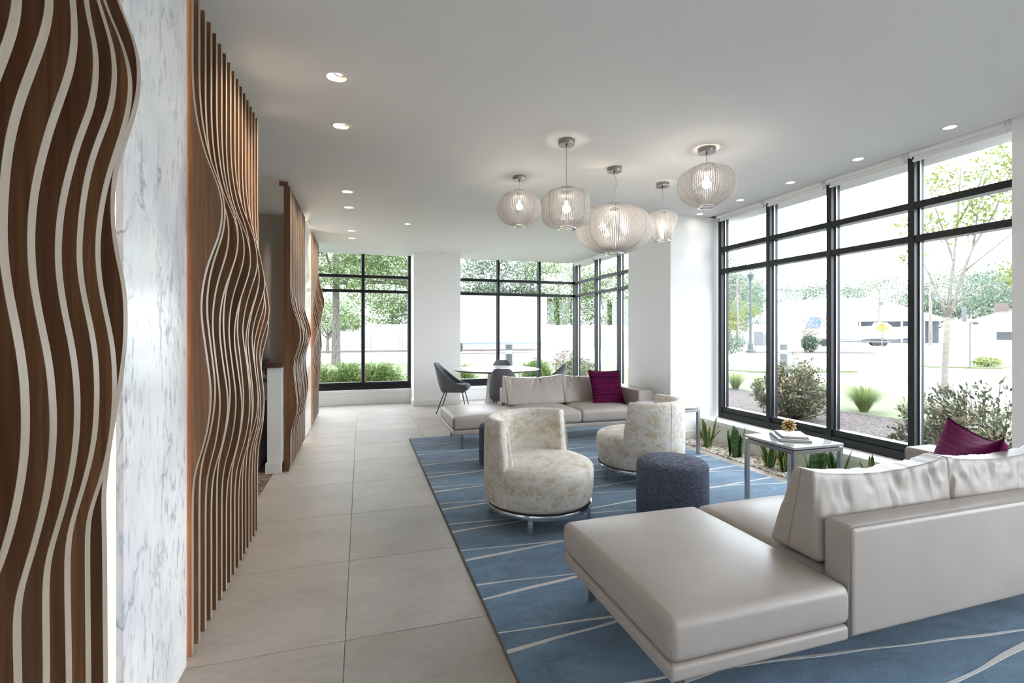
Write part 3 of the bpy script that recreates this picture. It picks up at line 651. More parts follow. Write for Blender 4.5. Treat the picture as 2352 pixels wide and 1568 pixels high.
MB().bbox(-0.02, 0.02, -0.03, 0.03, 0.01, 0.14, 0.003, k=1).build('stem', M['black'], mo)
MB().bbox(-0.09, 0.09, -0.12, 0.12, 0.0, 0.012, 0.003, k=1).build('base', M['black'], mo)
bt = empty('bottle', (-0.900, 5.23, 0.80), 'small bottle with yellow cap on the reception desk', 'bottle')
MB().lathe([(0, 0), (0.026, 0), (0.028, 0.005), (0.028, 0.09), (0.012, 0.11), (0.012, 0.12), (0, 0.12)], 14).build('body', M['book_cover'], bt, smooth=True)
MB().lathe([(0.0285, 0.03), (0.0285, 0.07)], 14).build('label', M['book_teal'], bt, smooth=True)
MB().lathe([(0, 0.122), (0.014, 0.122), (0.014, 0.145), (0, 0.145)], 12).build('cap', M['ext_yellow'], bt)
# ------------------------------------------------------------------ downlights
def downlight(x, y, r, label, grp, tilt, power, big):
    root = empty('downlight', (x, y, CEIL), label, 'downlight', group=grp)
    ro = r + (0.012 if big else 0.006)
    MB().lathe([(r - 0.003, 0.0), (ro, 0.0), (ro + 0.001, -0.002), (ro - 0.003, -0.004), (r - 0.006, -0.003), (r - 0.004, 0.01)], 28).build('trim_ring', M['trim'], root, smooth=True)
    MB().lathe([(r - 0.004, 0.006), (r - 0.012, 0.06), (r - 0.02, 0.072), (0.0, 0.072)], 28).build('reflector', M['cup'], root, smooth=True)
    LR = 0.50 if big else 0.72
    lens = MB().lathe([(0.0, 0.0), (r * LR, 0.0), (r * LR + 0.002, 0.004), (r * LR + 0.002, 0.014), (0.0, 0.014)], 22).build('lamp_lens', M['lens'], root)
    lens.location = (0, 0, 0.036 if big else 0.022); lens.rotation_euler = (0, tilt, 0)
    if big:
        ring = MB().lathe([(r * 0.56, -0.006), (r * 0.80, -0.002), (r * 0.80, 0.016), (r * 0.56, 0.016), (r * 0.56, -0.006)], 22).build('gimbal', M['steel'], root)
        ring.location = (0, 0, 0.036); ring.rotation_euler = (0, tilt, 0)
    ld = bpy.data.lights.new('downlight_beam', 'SPOT'); ld.energy = power; ld.color = (1.0, 0.84, 0.68); ld.spot_size = math.radians(95 if big else 48); ld.spot_blend = 0.6; ld.shadow_soft_size = 0.025
    lo = bpy.data.objects.new('downlight_beam', ld); COL.objects.link(lo); lo.parent = root; lo.location = (0, 0, 0.004); lo.rotation_euler = (0, tilt * 1.6, 0)
names = ['nearest adjustable downlight in the row by the slat screens', 'second nearest adjustable downlight by the slat screens', 'third adjustable downlight in front of the reception half wall',
         'fourth adjustable downlight along the slat screens', 'fifth adjustable downlight along the slat screens', 'adjustable downlight closest to the far left window']
for (x, y), lab in zip(LEFT_DL, names): downlight(x, y, 0.056, lab, 'adjustable downlights along the slat wall', 0.42, 13, True)
names = ['small round downlight nearest the white column', 'second small downlight from the white column', 'third small downlight along the right windows', 'fourth small downlight along the right windows', 'small downlight at the upper right of the photo']
for (x, y), lab in zip(RIGHT_DL, names): downlight(x, y, 0.043, lab, 'small downlights along the right windows', 0.0, 2.5, False)
downlight(MID_DL[0][0], MID_DL[0][1], 0.043, 'single small downlight in the middle of the far ceiling', None, 0.0, 2.5, False)

downlight(RECEP_DL[0][0], RECEP_DL[0][1], 0.043, 'small downlight over the reception desk', None, 0.0, 40, False)
# ------------------------------------------------------------------ pendants
def prof_fn(kind, R, zt, zb, rt, rb):
    out = []
    for i in range(15):
        t = i / 14
        if kind == 'drum':
            a = abs(2 * t - 1); e = (1 - a ** 5.0) ** 0.5
        elif kind == 'vase':
            e = None
        else:
            a = abs(2 * t - 1); e = (1 - a ** 2.25) ** 0.62
        z = zb + (zt - zb) * t
        if kind == 'vase':
            knots = [(0, rb), (0.3, R * 0.72), (0.6, R * 0.90), (0.76, R), (0.88, R * 0.93), (1.0, rt)]
            for (a0, r0), (a1, r1) in zip(knots, knots[1:]):
                if a0 <= t <= a1: r = r0 + (r1 - r0) * (0.5 - 0.5 * math.cos(PI * (t - a0) / (a1 - a0))) if a0 > 0.55 else r0 + (r1 - r0) * (t - a0) / (a1 - a0); break
        else:
            base = rt * t + rb * (1 - t); r = base + (R - base) * e
        out.append((r, z))
    return out
def pendant(x, y, kind, R, zt, zb, rt, rb, label, bulbs, can_r=0.062, bend=0.0, nrib=80):
    root = empty('pendant_lamp', (x, y, CEIL), label, 'pendant lamp', group='white ribbed pendant lamps')
    zt -= CEIL; zb -= CEIL
    auto_smooth(MB().lathe([(0, -0.002), (can_r, -0.002), (can_r, -0.033), (can_r - 0.002, -0.036), (0, -0.036)], 28).build('canopy', M['nickel'], root))
    MB().lathe([(0, -0.036), (0.008, -0.036), (0.006, -0.055), (0, -0.058)], 10).build('cord_grip', M['nickel'], root, smooth=True)
    L = zt - (-0.055)
    path = [(bend * math.sin(PI * 1.6 * t) * (1 - t), 0, -0.055 + L * t) for t in [i / 10 for i in range(11)]]
    MB().tube(path + [(0, 0, (zt + zb) / 2 + 0.03)], 0.0028, 6).build('cord', M['cord'], root, smooth=True)
    pr = prof_fn(kind, R, zt - 0.006, zb + 0.008, rt, rb)
    m = MB(); th = 0.0016
    for k in range(nrib):
        a = 2 * PI * k / nrib; ca, sa = math.cos(a), math.sin(a); V = []
        for i, (r, z) in enumerate(pr):
            p = pr[max(i - 1, 0)]; q = pr[min(i + 1, 14)]; nx, nz = (q[1] - p[1]), -(q[0] - p[0]); ln = math.hypot(nx, nz)
            w = 0.019 * (R / 0.2) ** 0.7; ri, zi = r - nx / ln * w, z - nz / ln * w
            for rr, zz, s in ((r, z, -th), (r, z, th), (ri, zi, th), (ri, zi, -th)):
                V.append((rr * ca - s * sa, rr * sa + s * ca, zz))
        Fc = []
        for i in range(14):
            b0, b1 = 4 * i, 4 * i + 4
            Fc += [(b0 + j, b0 + (j + 1) % 4, b1 + (j + 1) % 4, b1 + j) for j in range(4)]
        m.add(V, Fc)
    m.build('shade_ribs', M['shade'], root, kind='stuff', fix=False)
    g = MB()
    for k in range(8):                    # darker frame wires between the ribs
        a = 2 * PI * (k + 0.5) / 8
        g = MB().tube([((r + 0.0015) * math.cos(a), (r + 0.0015) * math.sin(a), z) for r, z in pr], 0.0014, 5); g.build('frame_wire', M['steel'], root, smooth=True)
    for rr, zz in ((rt, zt), (rb, zb)):
        auto_smooth(MB().lathe([(rr - 0.012, zz - 0.004), (rr + 0.004, zz - 0.004), (rr + 0.004, zz + 0.004), (rr - 0.012, zz + 0.004), (rr - 0.012, zz - 0.004)], 36).build('ring', M['chrome'], root))
    for (bx_, by_, bz_, br_) in bulbs:
        bz = (zt + zb) / 2 + bz_
        MB().lathe([(0.0, -br_), (br_ * 0.38, -br_ * 0.92), (br_ * 0.71, -br_ * 0.71), (br_ * 0.92, -br_ * 0.38), (br_, 0), (br_ * 0.92, br_ * 0.38), (br_ * 0.71, br_ * 0.71), (br_ * 0.4, br_ * 0.95), (0.0, br_)], 16, (bx_, by_, bz)).build('bulb', M['bulb'] if len(bulbs) == 1 else M['bulb_soft'], root, smooth=True)
        MB().lathe([(0, br_ * 0.98), (br_ * 0.42, br_ * 0.98), (br_ * 0.42, br_ * 2.1), (0, br_ * 2.1)], 12, (bx_, by_, bz)).build('socket', M['trim'], root)
pendant(1.394, 4.274, 'oval', 0.205, 2.615, 2.290, 0.052, 0.052, 'leftmost round ribbed pendant on a short cord', [(0, 0, 0.02, 0.030)])
pendant(1.467, 3.363, 'drum', 0.176, 2.385, 2.090, 0.066, 0.066, 'drum shaped ribbed pendant on the longest cord', [(0, 0, 0.0, 0.030)])
pendant(2.113, 3.805, 'oval', 0.330, 2.425, 2.000, 0.075, 0.075, 'largest flattened oval ribbed pendant in the middle', [(-0.13, -0.03, 0.01, 0.032), (0.07, -0.05, 0.03, 0.036), (0.14, 0.05, 0.0, 0.03), (-0.03, 0.08, -0.03, 0.026)], bend=0.03, nrib=110)
pendant(2.775, 4.062, 'vase', 0.143, 2.490, 2.190, 0.066, 0.078, 'smallest vase shaped ribbed pendant near the column', [(0, 0, 0.0, 0.026)], nrib=60)
pendant(2.576, 3.188, 'oval', 0.222, 2.615, 2.290, 0.066, 0.062, 'rightmost round ribbed pendant in front of the windows', [(0, 0, 0.02, 0.034)], can_r=0.066)

# ------------------------------------------------------------------ rug
rug = empty('area_rug', (0, 0, 0), 'blue wool area rug with thin crossing cream lines', 'rug')
RX0, RX1, RY0, RY1, RZ = 0.567, 3.52, 0.35, 6.10, 0.014
MB().bbox(RX0, RX1, RY0, RY1, 0.001, RZ, 0.006, k=2).build('pile', M['rug'], rug)
for a in (MB().bbox(RX0 - 0.004, RX0 + 0.003, RY0, RY1, 0.001, 0.009, 0.002, k=1), MB().bbox(RX1 - 0.003, RX1 + 0.004, RY0, RY1, 0.001, 0.009, 0.002, k=1)):
    a.build('binding', M['rug_edge'], rug)
def stripe(fn, w, seed):
    rnd = random.Random(seed); m = MB(); V = []; n = 60; ph = rnd.random() * 9; x1 = RX1 - 0.001
    for i in range(n + 1):
        t = i / n; x = RX0 + 0.002 + (x1 - RX0) * t
        y = fn(t) + 0.004 * math.sin(11 * t + ph) + 0.002 * math.sin(47 * t + ph * 2); ww = w * (0.9 + 0.25 * math.sin(23 * t + ph))
        V += [(x, y - ww / 2, RZ - 0.002), (x, y - ww / 2 + 0.002, RZ + 0.0016), (x, y + ww / 2 - 0.002, RZ + 0.0016), (x, y + ww / 2, RZ - 0.002)]
    Fc = []
    for i in range(n):
        a, b = 4 * i, 4 * i + 4; Fc += [(a, b, b + 1, a + 1), (a + 1, b + 1, b + 2, a + 2), (a + 2, b + 2, b + 3, a + 3)]
    m.add(V, Fc); m.build('stripe', M['stripe'], rug, fix=False)
for k in range(13):
    ya = 5.777 - 0.415 * k; yb = 5.655 - 0.4165 * k
    if ya - 0.37 > RY0: stripe(lambda t, ya=ya: ya - 0.37 * t ** 1.35, 0.015, k)
    if yb > RY0: stripe(lambda t, yb=yb: min(yb + 0.345 * t, RY1 - 0.02), 0.024, 50 + k)

# ------------------------------------------------------------------ sofas
def sofa(x0, yb, sy, label):
    root = empty('sofa', (x0, yb, 0), label, 'sofa', group='taupe leather sofas')
    L, D = 2.545, 0.88; CH = 0.768
    def rb(xa, xb, ya, yc, za, zb, r, n=8, k=4, fn=None):
        ya, yc = (ya * sy, yc * sy); ya, yc = min(ya, yc), max(ya, yc)
        return MB().rbox(((xa + xb) / 2, (ya + yc) / 2, (za + zb) / 2), ((xb - xa) / 2, (yc - ya) / 2, (zb - za) / 2), r, n, k, fn)
    def crown(hx, hy, hz, c):
        def f(x, y, z):
            t = max(0.0, z / hz)
            e = max(0, 1 - (abs(x) / hx) ** 3.0) * max(0, 1 - (abs(y) / hy) ** 3.0)
            bx = 1 + 0.012 * (1 - (z / hz) ** 2)
            return (x * bx, y * bx, z + c * e * t)
        return f
    rb(0.0, CH, 0.0, D, 0.181, 0.237, 0.016, 2).build('base', M['leather'], root, smooth=True)
    rb(CH + 0.004, L - 0.235, 0.01, D - 0.012, 0.181, 0.237, 0.016, 2).build('base', M['leather'], root, smooth=True)
    hx, hy, hz = CH / 2, D / 2, 0.073
    rb(0.0, CH, 0.0, D, 0.239, 0.385, 0.030, 10, 4, crown(hx, hy, hz, 0.038)).build('seat_cushion', M['leather'], root, smooth=True)
    w = (L - 0.232 - CH - 0.008) / 2
    for i in range(2):
        xa = CH + 0.006 + i * (w + 0.001)
        rb(xa, xa + w, 0.122, D, 0.239, 0.385, 0.036, 10, 4, crown(w / 2, (D - 0.122) / 2, hz, 0.040)).build('seat_cushion', M['leather'], root, smooth=True)
    rb(CH + 0.006, L, 0.0, 0.120, 0.185, 0.597, 0.022, 3).build('backrest', M['leather'], root, smooth=True)
    rb(L - 0.230, L, 0.122, D - 0.02, 0.185, 0.600, 0.022, 3).build('armrest', M['leather'], root, smooth=True)
    # thin piping along edges
    def pipe(pts): MB().tube([(x, y * sy, z) for x, y, z in pts], 0.0022, 6).build('piping', M['seam'], root, smooth=True)
    pipe([(CH + 0.010, 0.004, 0.188), (CH + 0.010, 0.004, 0.575), (CH + 0.016, 0.006, 0.588), (CH + 0.03, 0.006, 0.5925), (L - 0.02, 0.006, 0.5925)])
    pipe([(0.004, 0.008, 0.262), (0.004, 0.008, 0.372)]); pipe([(0.004, D - 0.008, 0.262), (0.004, D - 0.008, 0.372)])
    pipe([(CH - 0.008, 0.004, 0.262), (CH - 0.008, 0.004, 0.372)])
    pipe([(0.008, 0.008, 0.190), (0.008, 0.008, 0.232)])
    pipe([(L - 0.226, D - 0.026, 0.19), (L - 0.226, D - 0.026, 0.58), (L - 0.21, D - 0.026, 0.595), (L - 0.02, D - 0.026, 0.595)])
    # loose back cushions
    for i in range(2):
        xa = CH + 0.004 + i * (w + 0.002); hx, hy, hz = w / 2 + 0.006, 0.125, 0.172; ph = 1.7 * i + (3 if sy < 0 else 0)
        cr = random.Random(int(ph * 10) + 5)
        CR = [(cr.uniform(-1, 1) * hx * 0.92, cr.uniform(-0.16, 0.16), cr.uniform(0.007, 0.020), cr.choice((-1, -1, 1)) * cr.uniform(0.003, 0.0085), cr.uniform(0.72, 1.0), cr.uniform(0.12, 0.42)) for _ in range(26)]
        def f(x, y, z, hx=hx, hy=hy, hz=hz, ph=ph, CR=CR):
            t = (z + hz) / (2 * hz); e = max(0, 1 - (abs(x) / hx) ** 4)
            yy = y * (1.0 - 0.62 * t ** 1.2) * (1 + 0.16 * e * math.sin(PI * min(max(t, 0), 1)))
            zz = z - 0.020 * t * (1 - e) * 0 - 0.018 * t * e * (0.5 + 0.5 * math.cos(3 * x / hx))
            zz += 0.026 * max(t, 0) * (abs(x) / hx) ** 8
            wr = sum(A * math.exp(-(((x - xc - sl * (t - 1)) / wd) ** 2)) * max(0.0, 1 - ((t - tc) / tl) ** 2) for xc, sl, wd, A, tc, tl in CR)
            yy += (1 if y > 0 else -1) * wr * (0.4 + abs(y) / hy); zz += 0.5 * wr
            low = math.exp(-(t / 0.14) ** 2); yy += (1 if y > 0 else -1) * 0.004 * math.sin(x * 46 + ph) * low
            return (x, yy - 0.055 * t, zz)
        m = MB().rbox((0, 0, 0), (hx, hy, hz), 0.030, 44, 4, f)
        cx, cy_, cz = xa + w / 2, 0.122 + 0.125 + 0.008, 0.402 + hz
        m.v = [(cx + x, sy * (cy_ + y), cz + z) for x, y, z in m.v]
        bc = m.build('back_cushion', M['leather'], root, smooth=True)
        for sx in (-1, 1):
            def g(y, z, sx=sx): q = f(sx * hx, y, z); return (cx + q[0] + sx * 0.0005, sy * (cy_ + q[1]), cz + q[2])
            MB().tube([g(0.02, -0.16 + 0.32 * j / 8) for j in range(9)], 0.0016, 5).build('gusset_seam', M['seam'], bc, smooth=True)
    # steel legs
    for lx in (0.115, L - 0.15):
        MB().bbox(lx - 0.008, lx + 0.008, min(sy * 0.10, sy * 0.82), max(sy * 0.10, sy * 0.82), 0.150, 0.180, 0.002, k=1).build('leg_beam', M['steel'], root)
        for ly in (0.115, 0.80):
            MB().bbox(lx - 0.016, lx + 0.016, ly * sy - 0.008, ly * sy + 0.008, RZ + 0.001, 0.150, 0.002, k=1).build('leg', M['steel'], root)
    return root
sofa(0.955, 1.350, 1, 'taupe leather chaise sofa in the foreground seen from behind')
sofa(0.965, 6.170, -1, 'taupe leather chaise sofa facing the viewer in front of the dining table')

# ------------------------------------------------------------------ patterned cushions
KEY = ["#######.####", "#.....#.#..#", "#.###.#.#.##", "#.#...#.#...", "#.#####.####", "#...........", "###########.", "............"]
def key_cell(u, v):
    r = int(v) % 16; c = int(u)
    if r >= 8: return KEY[7 - (r - 8)][(c + 6) % 12] == '#'
    return KEY[r][c % 12] == '#'
def pillow(name, label, size, thick, Mx, fold=0.0, nc=30, dark='velvet_d'):
    root = empty(name, (0, 0, 0), label, 'cushion', group='magenta velvet cushions'); root.matrix_world = Mx
    n = 30; m = MB(); hs = size / 2
    def pos(i, j, sgn):
        x, y = -1 + 2 * i / n, -1 + 2 * j / n
        px = x * (1 - 0.075 * (1 - y * y)); py = y * (1 - 0.075 * (1 - x * x))
        h = (max(0, 1 - abs(x) ** 2.6) * max(0, 1 - abs(y) ** 2.6)) ** 0.55
        zz = sgn * h * thick
        if fold: zz += fold * (max(0, y) ** 1.5) * math.cos(2.2 * x + 0.3) * 1.0; py -= abs(fold) * 2.2 * max(0, y) ** 2 * (1 - x * x) / 1.0
        return (px * hs, py * hs, zz)
    for sgn in (1, -1):
        V = [pos(i, j, sgn) for j in range(n + 1) for i in range(n + 1)]; o = len(m.v); m.v += V
        for j in range(n):
            for i in range(n):
                q = (o + j * (n + 1) + i, o + j * (n + 1) + i + 1, o + (j + 1) * (n + 1) + i + 1, o + (j + 1) * (n + 1) + i)
                m.f.append(q if sgn > 0 else tuple(reversed(q))); m.mi.append(1 if key_cell(i * nc / n, j * nc / n) else 0)
    me = m.mesh('cover', [M[dark], M['velvet_l']], True, False)
    bm = bmesh.new(); bm.from_mesh(me); bmesh.ops.remove_doubles(bm, verts=bm.verts, dist=0.0002); bm.to_mesh(me); bm.free(); me.shade_smooth()
    link('cover', me, root)
    ring = [pos(i, 0, 0) for i in range(n)] + [pos(n, j, 0) for j in range(n)] + [pos(n - i, n, 0) for i in range(n)] + [pos(0, n - j, 0) for j in range(n)]
    MB().tube(ring, 0.004, 6, True).build('piping', M['velvet_d'], root, smooth=True)
    return root
def frame(c, ex, ey):
    ex = Vector(ex).normalized(); ey = Vector(ey); ey = (ey - ex * ey.dot(ex)).normalized(); ez = ex.cross(ey)
    Mx = Matrix.Identity(4)
    for i in range(3): Mx[i][0] = ex[i]; Mx[i][1] = ey[i]; Mx[i][2] = ez[i]; Mx[i][3] = c[i]
    return Mx
pillow('throw_cushion', 'magenta greek key velvet cushion on the far sofa by its arm', 0.47, 0.062, frame((3.03, 5.655, 0.600), (1.0, 0.06, -0.03), (0.02, 0.36, 0.93)))
pillow('throw_cushion', 'magenta velvet cushion propped on the foreground sofa by its arm', 0.48, 0.105, frame((3.11, 1.80, 0.575), (0.60, 0.80, 0.03), (0.10, -0.10, 0.45)), fold=0.055, dark='velvet_m')

# ------------------------------------------------------------------ round swivel chairs
def barrel_chair(x, y, front, base_rot, label):
    root = empty('swivel_chair', (x, y, RZ), label, 'chair', group='cream and gold round swivel chairs'); R = 0.387
    prof = [(0.0, 0.135), (0.33, 0.135), (0.362, 0.142), (0.373, 0.165), (0.383, 0.25), (R, 0.33), (0.384, 0.368), (0.366, 0.392), (0.33, 0.408), (0.22, 0.420), (0.10, 0.425), (0.0, 0.426)]
    auto_smooth(MB().lathe(prof, 56).build('seat', M['brocade'], root), 60)
    MB().tube([(0.3805 * math.cos(a), 0.3805 * math.sin(a), 0.376) for a in [2 * PI * k / 48 for k in range(48)]], 0.0016, 5, True).build('seat_piping', M['brocade'], root, smooth=True)
    # wrap-around back: closed section swept along the arc, arc shortens towards the top
    half = math.radians(86); bc = front + PI
    sec = []
    ro0, ri0 = 0.392, 0.286
    pts = [(ro0 - 0.012, 0.150), (ro0 - 0.004, 0.20), (ro0, 0.32), (ro0 - 0.001, 0.48), (ro0 - 0.004, 0.62), (ro0 - 0.008, 0.685), (ro0 - 0.020, 0.706), (ro0 - 0.040, 0.712),
           (ri0 + 0.036, 0.709), (ri0 + 0.022, 0.700), (ri0 + 0.016, 0.680), (ri0 + 0.008, 0.58), (ri0, 0.46), (ri0 - 0.004, 0.40), (ri0 - 0.004, 0.34), (ri0 + 0.03, 0.160)]
    n = 44; ns = len(pts); V = []
    def ang(s, z): return bc + s * (half - max(0, z - 0.40) * 0.42 + (0.05 if z > 0.39 else 0.05))
    rows = []
    svals = [-1.0 + 2.0 * i / n for i in range(n + 1)]
    for si, s in enumerate(svals):
        for (r, z) in pts:
            a = ang(s, z); V.append((r * math.cos(a), r * math.sin(a), z))
    # softened ends: extra inset rings
    def endring(s, inset, da):
        cr = sum(p[0] for p in pts) / ns; cz = sum(p[1] for p in pts) / ns; out = []
        for (r, z) in pts:
            r2 = r + (0.345 - r) * inset; z2 = z + (0.012 if z < 0.3 else -0.012) * inset * 1.5
            a = ang(s, z) + (da if s > 0 else -da); out.append((r2 * math.cos(a), r2 * math.sin(a), z2))
        return out
    V = endring(-1.0, 0.30, 0.045) + endring(-1.0, 0.08, 0.028) + V + endring(1.0, 0.08, 0.028) + endring(1.0, 0.30, 0.045)
    nr = len(V) // ns; Fc = []
    for i in range(nr - 1):
        for j in range(ns):
            Fc.append((i * ns + j, i * ns + (j + 1) % ns, (i + 1) * ns + (j + 1) % ns, (i + 1) * ns + j))
    Fc += [tuple(range(ns)), tuple((nr - 1) * ns + j for j in range(ns))]
    bk = MB().add(V, Fc).build('backrest', M['brocade'], root); auto_smooth(bk, 50)
    for s in (-1.0, 1.0, 0.28 if front < 0 else -0.33):
        sm = MB().tube([((pts[j][0] + 0.0006) * math.cos(ang(s, pts[j][1])), (pts[j][0] + 0.0006) * math.sin(ang(s, pts[j][1])), pts[j][1]) for j in range(0, 8)], 0.0018, 5)
        sm.build('seam', M['stripe'], bk, smooth=True)
    auto_smooth(MB().lathe([(0.340, 0.100), (0.372, 0.100), (0.374, 0.103), (0.374, 0.128), (0.372, 0.131), (0.340, 0.131), (0.340, 0.100)], 56).build('base_ring', M['chrome'], root))
    for k in range(4):
        a = base_rot + k * PI / 2
        lg = MB().bbox(-0.013, 0.013, -0.017, 0.017, 0.0, 0.101, 0.002, k=1).build('leg', M['chrome'], root); lg.location = (0.352 * math.cos(a), 0.352 * math.sin(a), 0); lg.rotation_euler = (0, 0, a)
barrel_chair(1.211, 3.264, math.radians(-57), math.radians(-119), 'cream and gold round swivel chair in the middle of the rug facing the viewer')
barrel_chair(2.416, 3.89, math.radians(128), math.radians(-177), 'cream and gold round swivel chair turned away towards the far sofa')

# ------------------------------------------------------------------ poufs
def pouf(x, y, label):
    root = empty('pouf', (x, y, RZ), label, 'pouf', group='navy tweed drum poufs'); R = 0.243
    auto_smooth(MB().lathe([(0, 0.03), (R - 0.012, 0.03), (R, 0.045), (R + 0.002, 0.2), (R, 0.375), (R - 0.008, 0.398), (R - 0.03, 0.412), (R - 0.10, 0.420), (0, 0.424)], 48).build('body', M['tweed'], root), 60)
    MB().lathe([(0, 0.0), (R - 0.05, 0.0), (R - 0.05, 0.03), (0, 0.03)], 32).build('plinth', M['black'], root)
    for a in (math.radians(-100), math.radians(20), math.radians(140)):
        MB().tube([((R + 0.0015) * math.cos(a), (R + 0.0015) * math.sin(a), z) for z in (0.045, 0.2, 0.37)], 0.0016, 5).build('seam', M['wool'], root, smooth=True)
pouf(2.085, 2.940, 'navy tweed drum pouf behind the foreground sofa')
pouf(1.335, 4.58, 'dark tweed drum pouf mostly hidden behind the front swivel chair')

# ------------------------------------------------------------------ side tables
def side_table(x0, x1, y0, y1, label, zf):
    root = empty('side_table', ((x0 + x1) / 2, (y0 + y1) / 2, zf), label, 'side table', group='steel side tables with marble tops')
    hx, hy = (x1 - x0) / 2, (y1 - y0) / 2; h = 0.52 - zf; t = 0.028
    for sx in (-1, 1):
        for sy in (-1, 1):
            MB().bbox(sx * (hx - t / 2 - 0.003) - t / 2, sx * (hx - t / 2 - 0.003) + t / 2, sy * (hy - t / 2 - 0.003) - t / 2, sy * (hy - t / 2 - 0.003) + t / 2, 0, h - 0.026, 0.002, k=1).build('leg', M['steel'], root)
    for sy in (-1, 1): MB().bbox(-hx + 0.031, hx - 0.031, sy * (hy - t / 2 - 0.003) - t / 2, sy * (hy - t / 2 - 0.003) + t / 2, h - 0.054, h - 0.026, 0.002, k=1).build('rail', M['steel'], root)
    for sx in (-1, 1): MB().bbox(sx * (hx - t / 2 - 0.003) - t / 2, sx * (hx - t / 2 - 0.003) + t / 2, -hy + 0.031, hy - 0.031, h - 0.054, h - 0.026, 0.002, k=1).build('rail', M['steel'], root)
    MB().bbox(-hx + 0.02, hx - 0.02, -hy + 0.02, hy - 0.02, h - 0.026, h - 0.020, 0.001, k=1).build('spacer', M['black'], root)
    auto_smooth(MB().bbox(-hx, hx, -hy, hy, h - 0.020, h, 0.005, k=3).build('top', M['marble_top'], root), 40)
side_table(2.855, 3.312, 2.642, 3.105, 'steel side table with marble top carrying books and a gold ornament', RZ)
side_table(3.02, 3.465, 4.385, 4.95, 'steel side table with pale top behind the turned swivel chair', RZ)

def book(x, y, z, w, d, h, rz, cover, label):
    root = empty('book', (x, y, z), label, 'book', rz, group='books on the side table')
    MB().bbox(-w / 2 + 0.003, w / 2 - 0.003, -d / 2 + 0.004, d / 2 - 0.003, 0.002, h - 0.002, 0.0005, k=1).build('pages', M['paper'], root)
    for z0 in (0.0, h - 0.002): MB().box(-w / 2, w / 2, -d / 2, d / 2, z0, z0 + 0.002).build('cover', M[cover] if z0 == 0 else M['book_cover'], root)
    MB().box(-w / 2 - 0.002, -w / 2, -d / 2, d / 2, 0, h).build('spine', M[cover], root)
book(3.085, 2.885, 0.5205, 0.215, 0.275, 0.018, -0.56, 'book_teal', 'lower teal bound book on the marble side table')
book(3.100, 2.890, 0.539, 0.175, 0.225, 0.016, -0.56, 'book_grey', 'upper slate bound book under the gold ornament')

orn = empty('spiky_ornament', (3.085, 2.900, 0.5555), 'gold spiky urchin ornament standing on two books', 'ornament')
OC = 0.058; MB().rbox((0, 0, OC), (0.024, 0.024, 0.024), 0.024, 1, 5).build('core', M['gold'], orn, smooth=True)
for k in range(46):
    zc = 1 - 2 * (k + 0.5) / 46; a = k * 2.39996; rr = math.sqrt(1 - zc * zc); d = Vector((rr * math.cos(a), rr * math.sin(a), zc))
    ln = 0.056 + 0.006 * math.sin(k * 3.1)
    if zc < -0.75: ln = min(ln, (OC - 0.0006) / abs(zc))
    if d.z * ln + OC < 0.0006: ln = (OC - 0.0006) / abs(d.z)
    MB().tube([Vector((0, 0, OC)) + d * t for t in (0.016, 0.030, 0.042, ln)], [0.0085, 0.0085, 0.0062, 0.0008], 7).build('spike', M['gold'], orn, smooth=True)

# ------------------------------------------------------------------ planter bed, pebbles and snake plants
MB().box(3.66, 4.03, 2.15, 5.105, -0.06, -0.012).build('planter_bed', M['soil'], None, kind=ST, label='sunken gravel bed along the right windows', cat='planter bed')
ico = bmesh.new(); bmesh.ops.create_icosphere(ico, subdivisions=1, radius=1.0)
IV = np.array([v.co[:] for v in ico.verts]); IF = [tuple(v.index for v in f.verts) for f in ico.faces]; ico.free()
def pebbles(n, x0, x1, y0, y1, name, label, seed):
    rg = np.random.default_rng(seed); Vs = []; Fs = []
    for k in range(n):
        s = rg.uniform(0.008, 0.017); sc = np.array([s * rg.uniform(0.9, 1.5), s, s * rg.uniform(0.5, 0.8)]); a = rg.uniform(0, 6.3)
        p = IV * (1 + rg.uniform(-0.16, 0.16, (len(IV), 1))) * sc; ca, sa = math.cos(a), math.sin(a)
        q = np.stack([p[:, 0] * ca - p[:, 1] * sa, p[:, 0] * sa + p[:, 1] * ca, p[:, 2]], 1)
        m_ = s * 1.3
        q += np.array([rg.uniform(x0 + m_, x1 - m_), rg.uniform(y0 + m_, y1 - m_), rg.uniform(-0.012, 0.004)]); o = len(Vs) * len(IV)
        Vs.append(q); Fs += [tuple(i + o for i in f) for f in IF]
    me = bpy.data.meshes.new(name); me.from_pydata(np.concatenate(Vs).tolist(), [], Fs); me.materials.append(M['pebble']); me.shade_smooth()
    return link(name, me, None, label, 'gravel', None, 'stuff')
pebbles(3800, 3.662, 4.028, 2.16, 5.10, 'gravel', 'cream river pebbles covering the planter bed', 3)
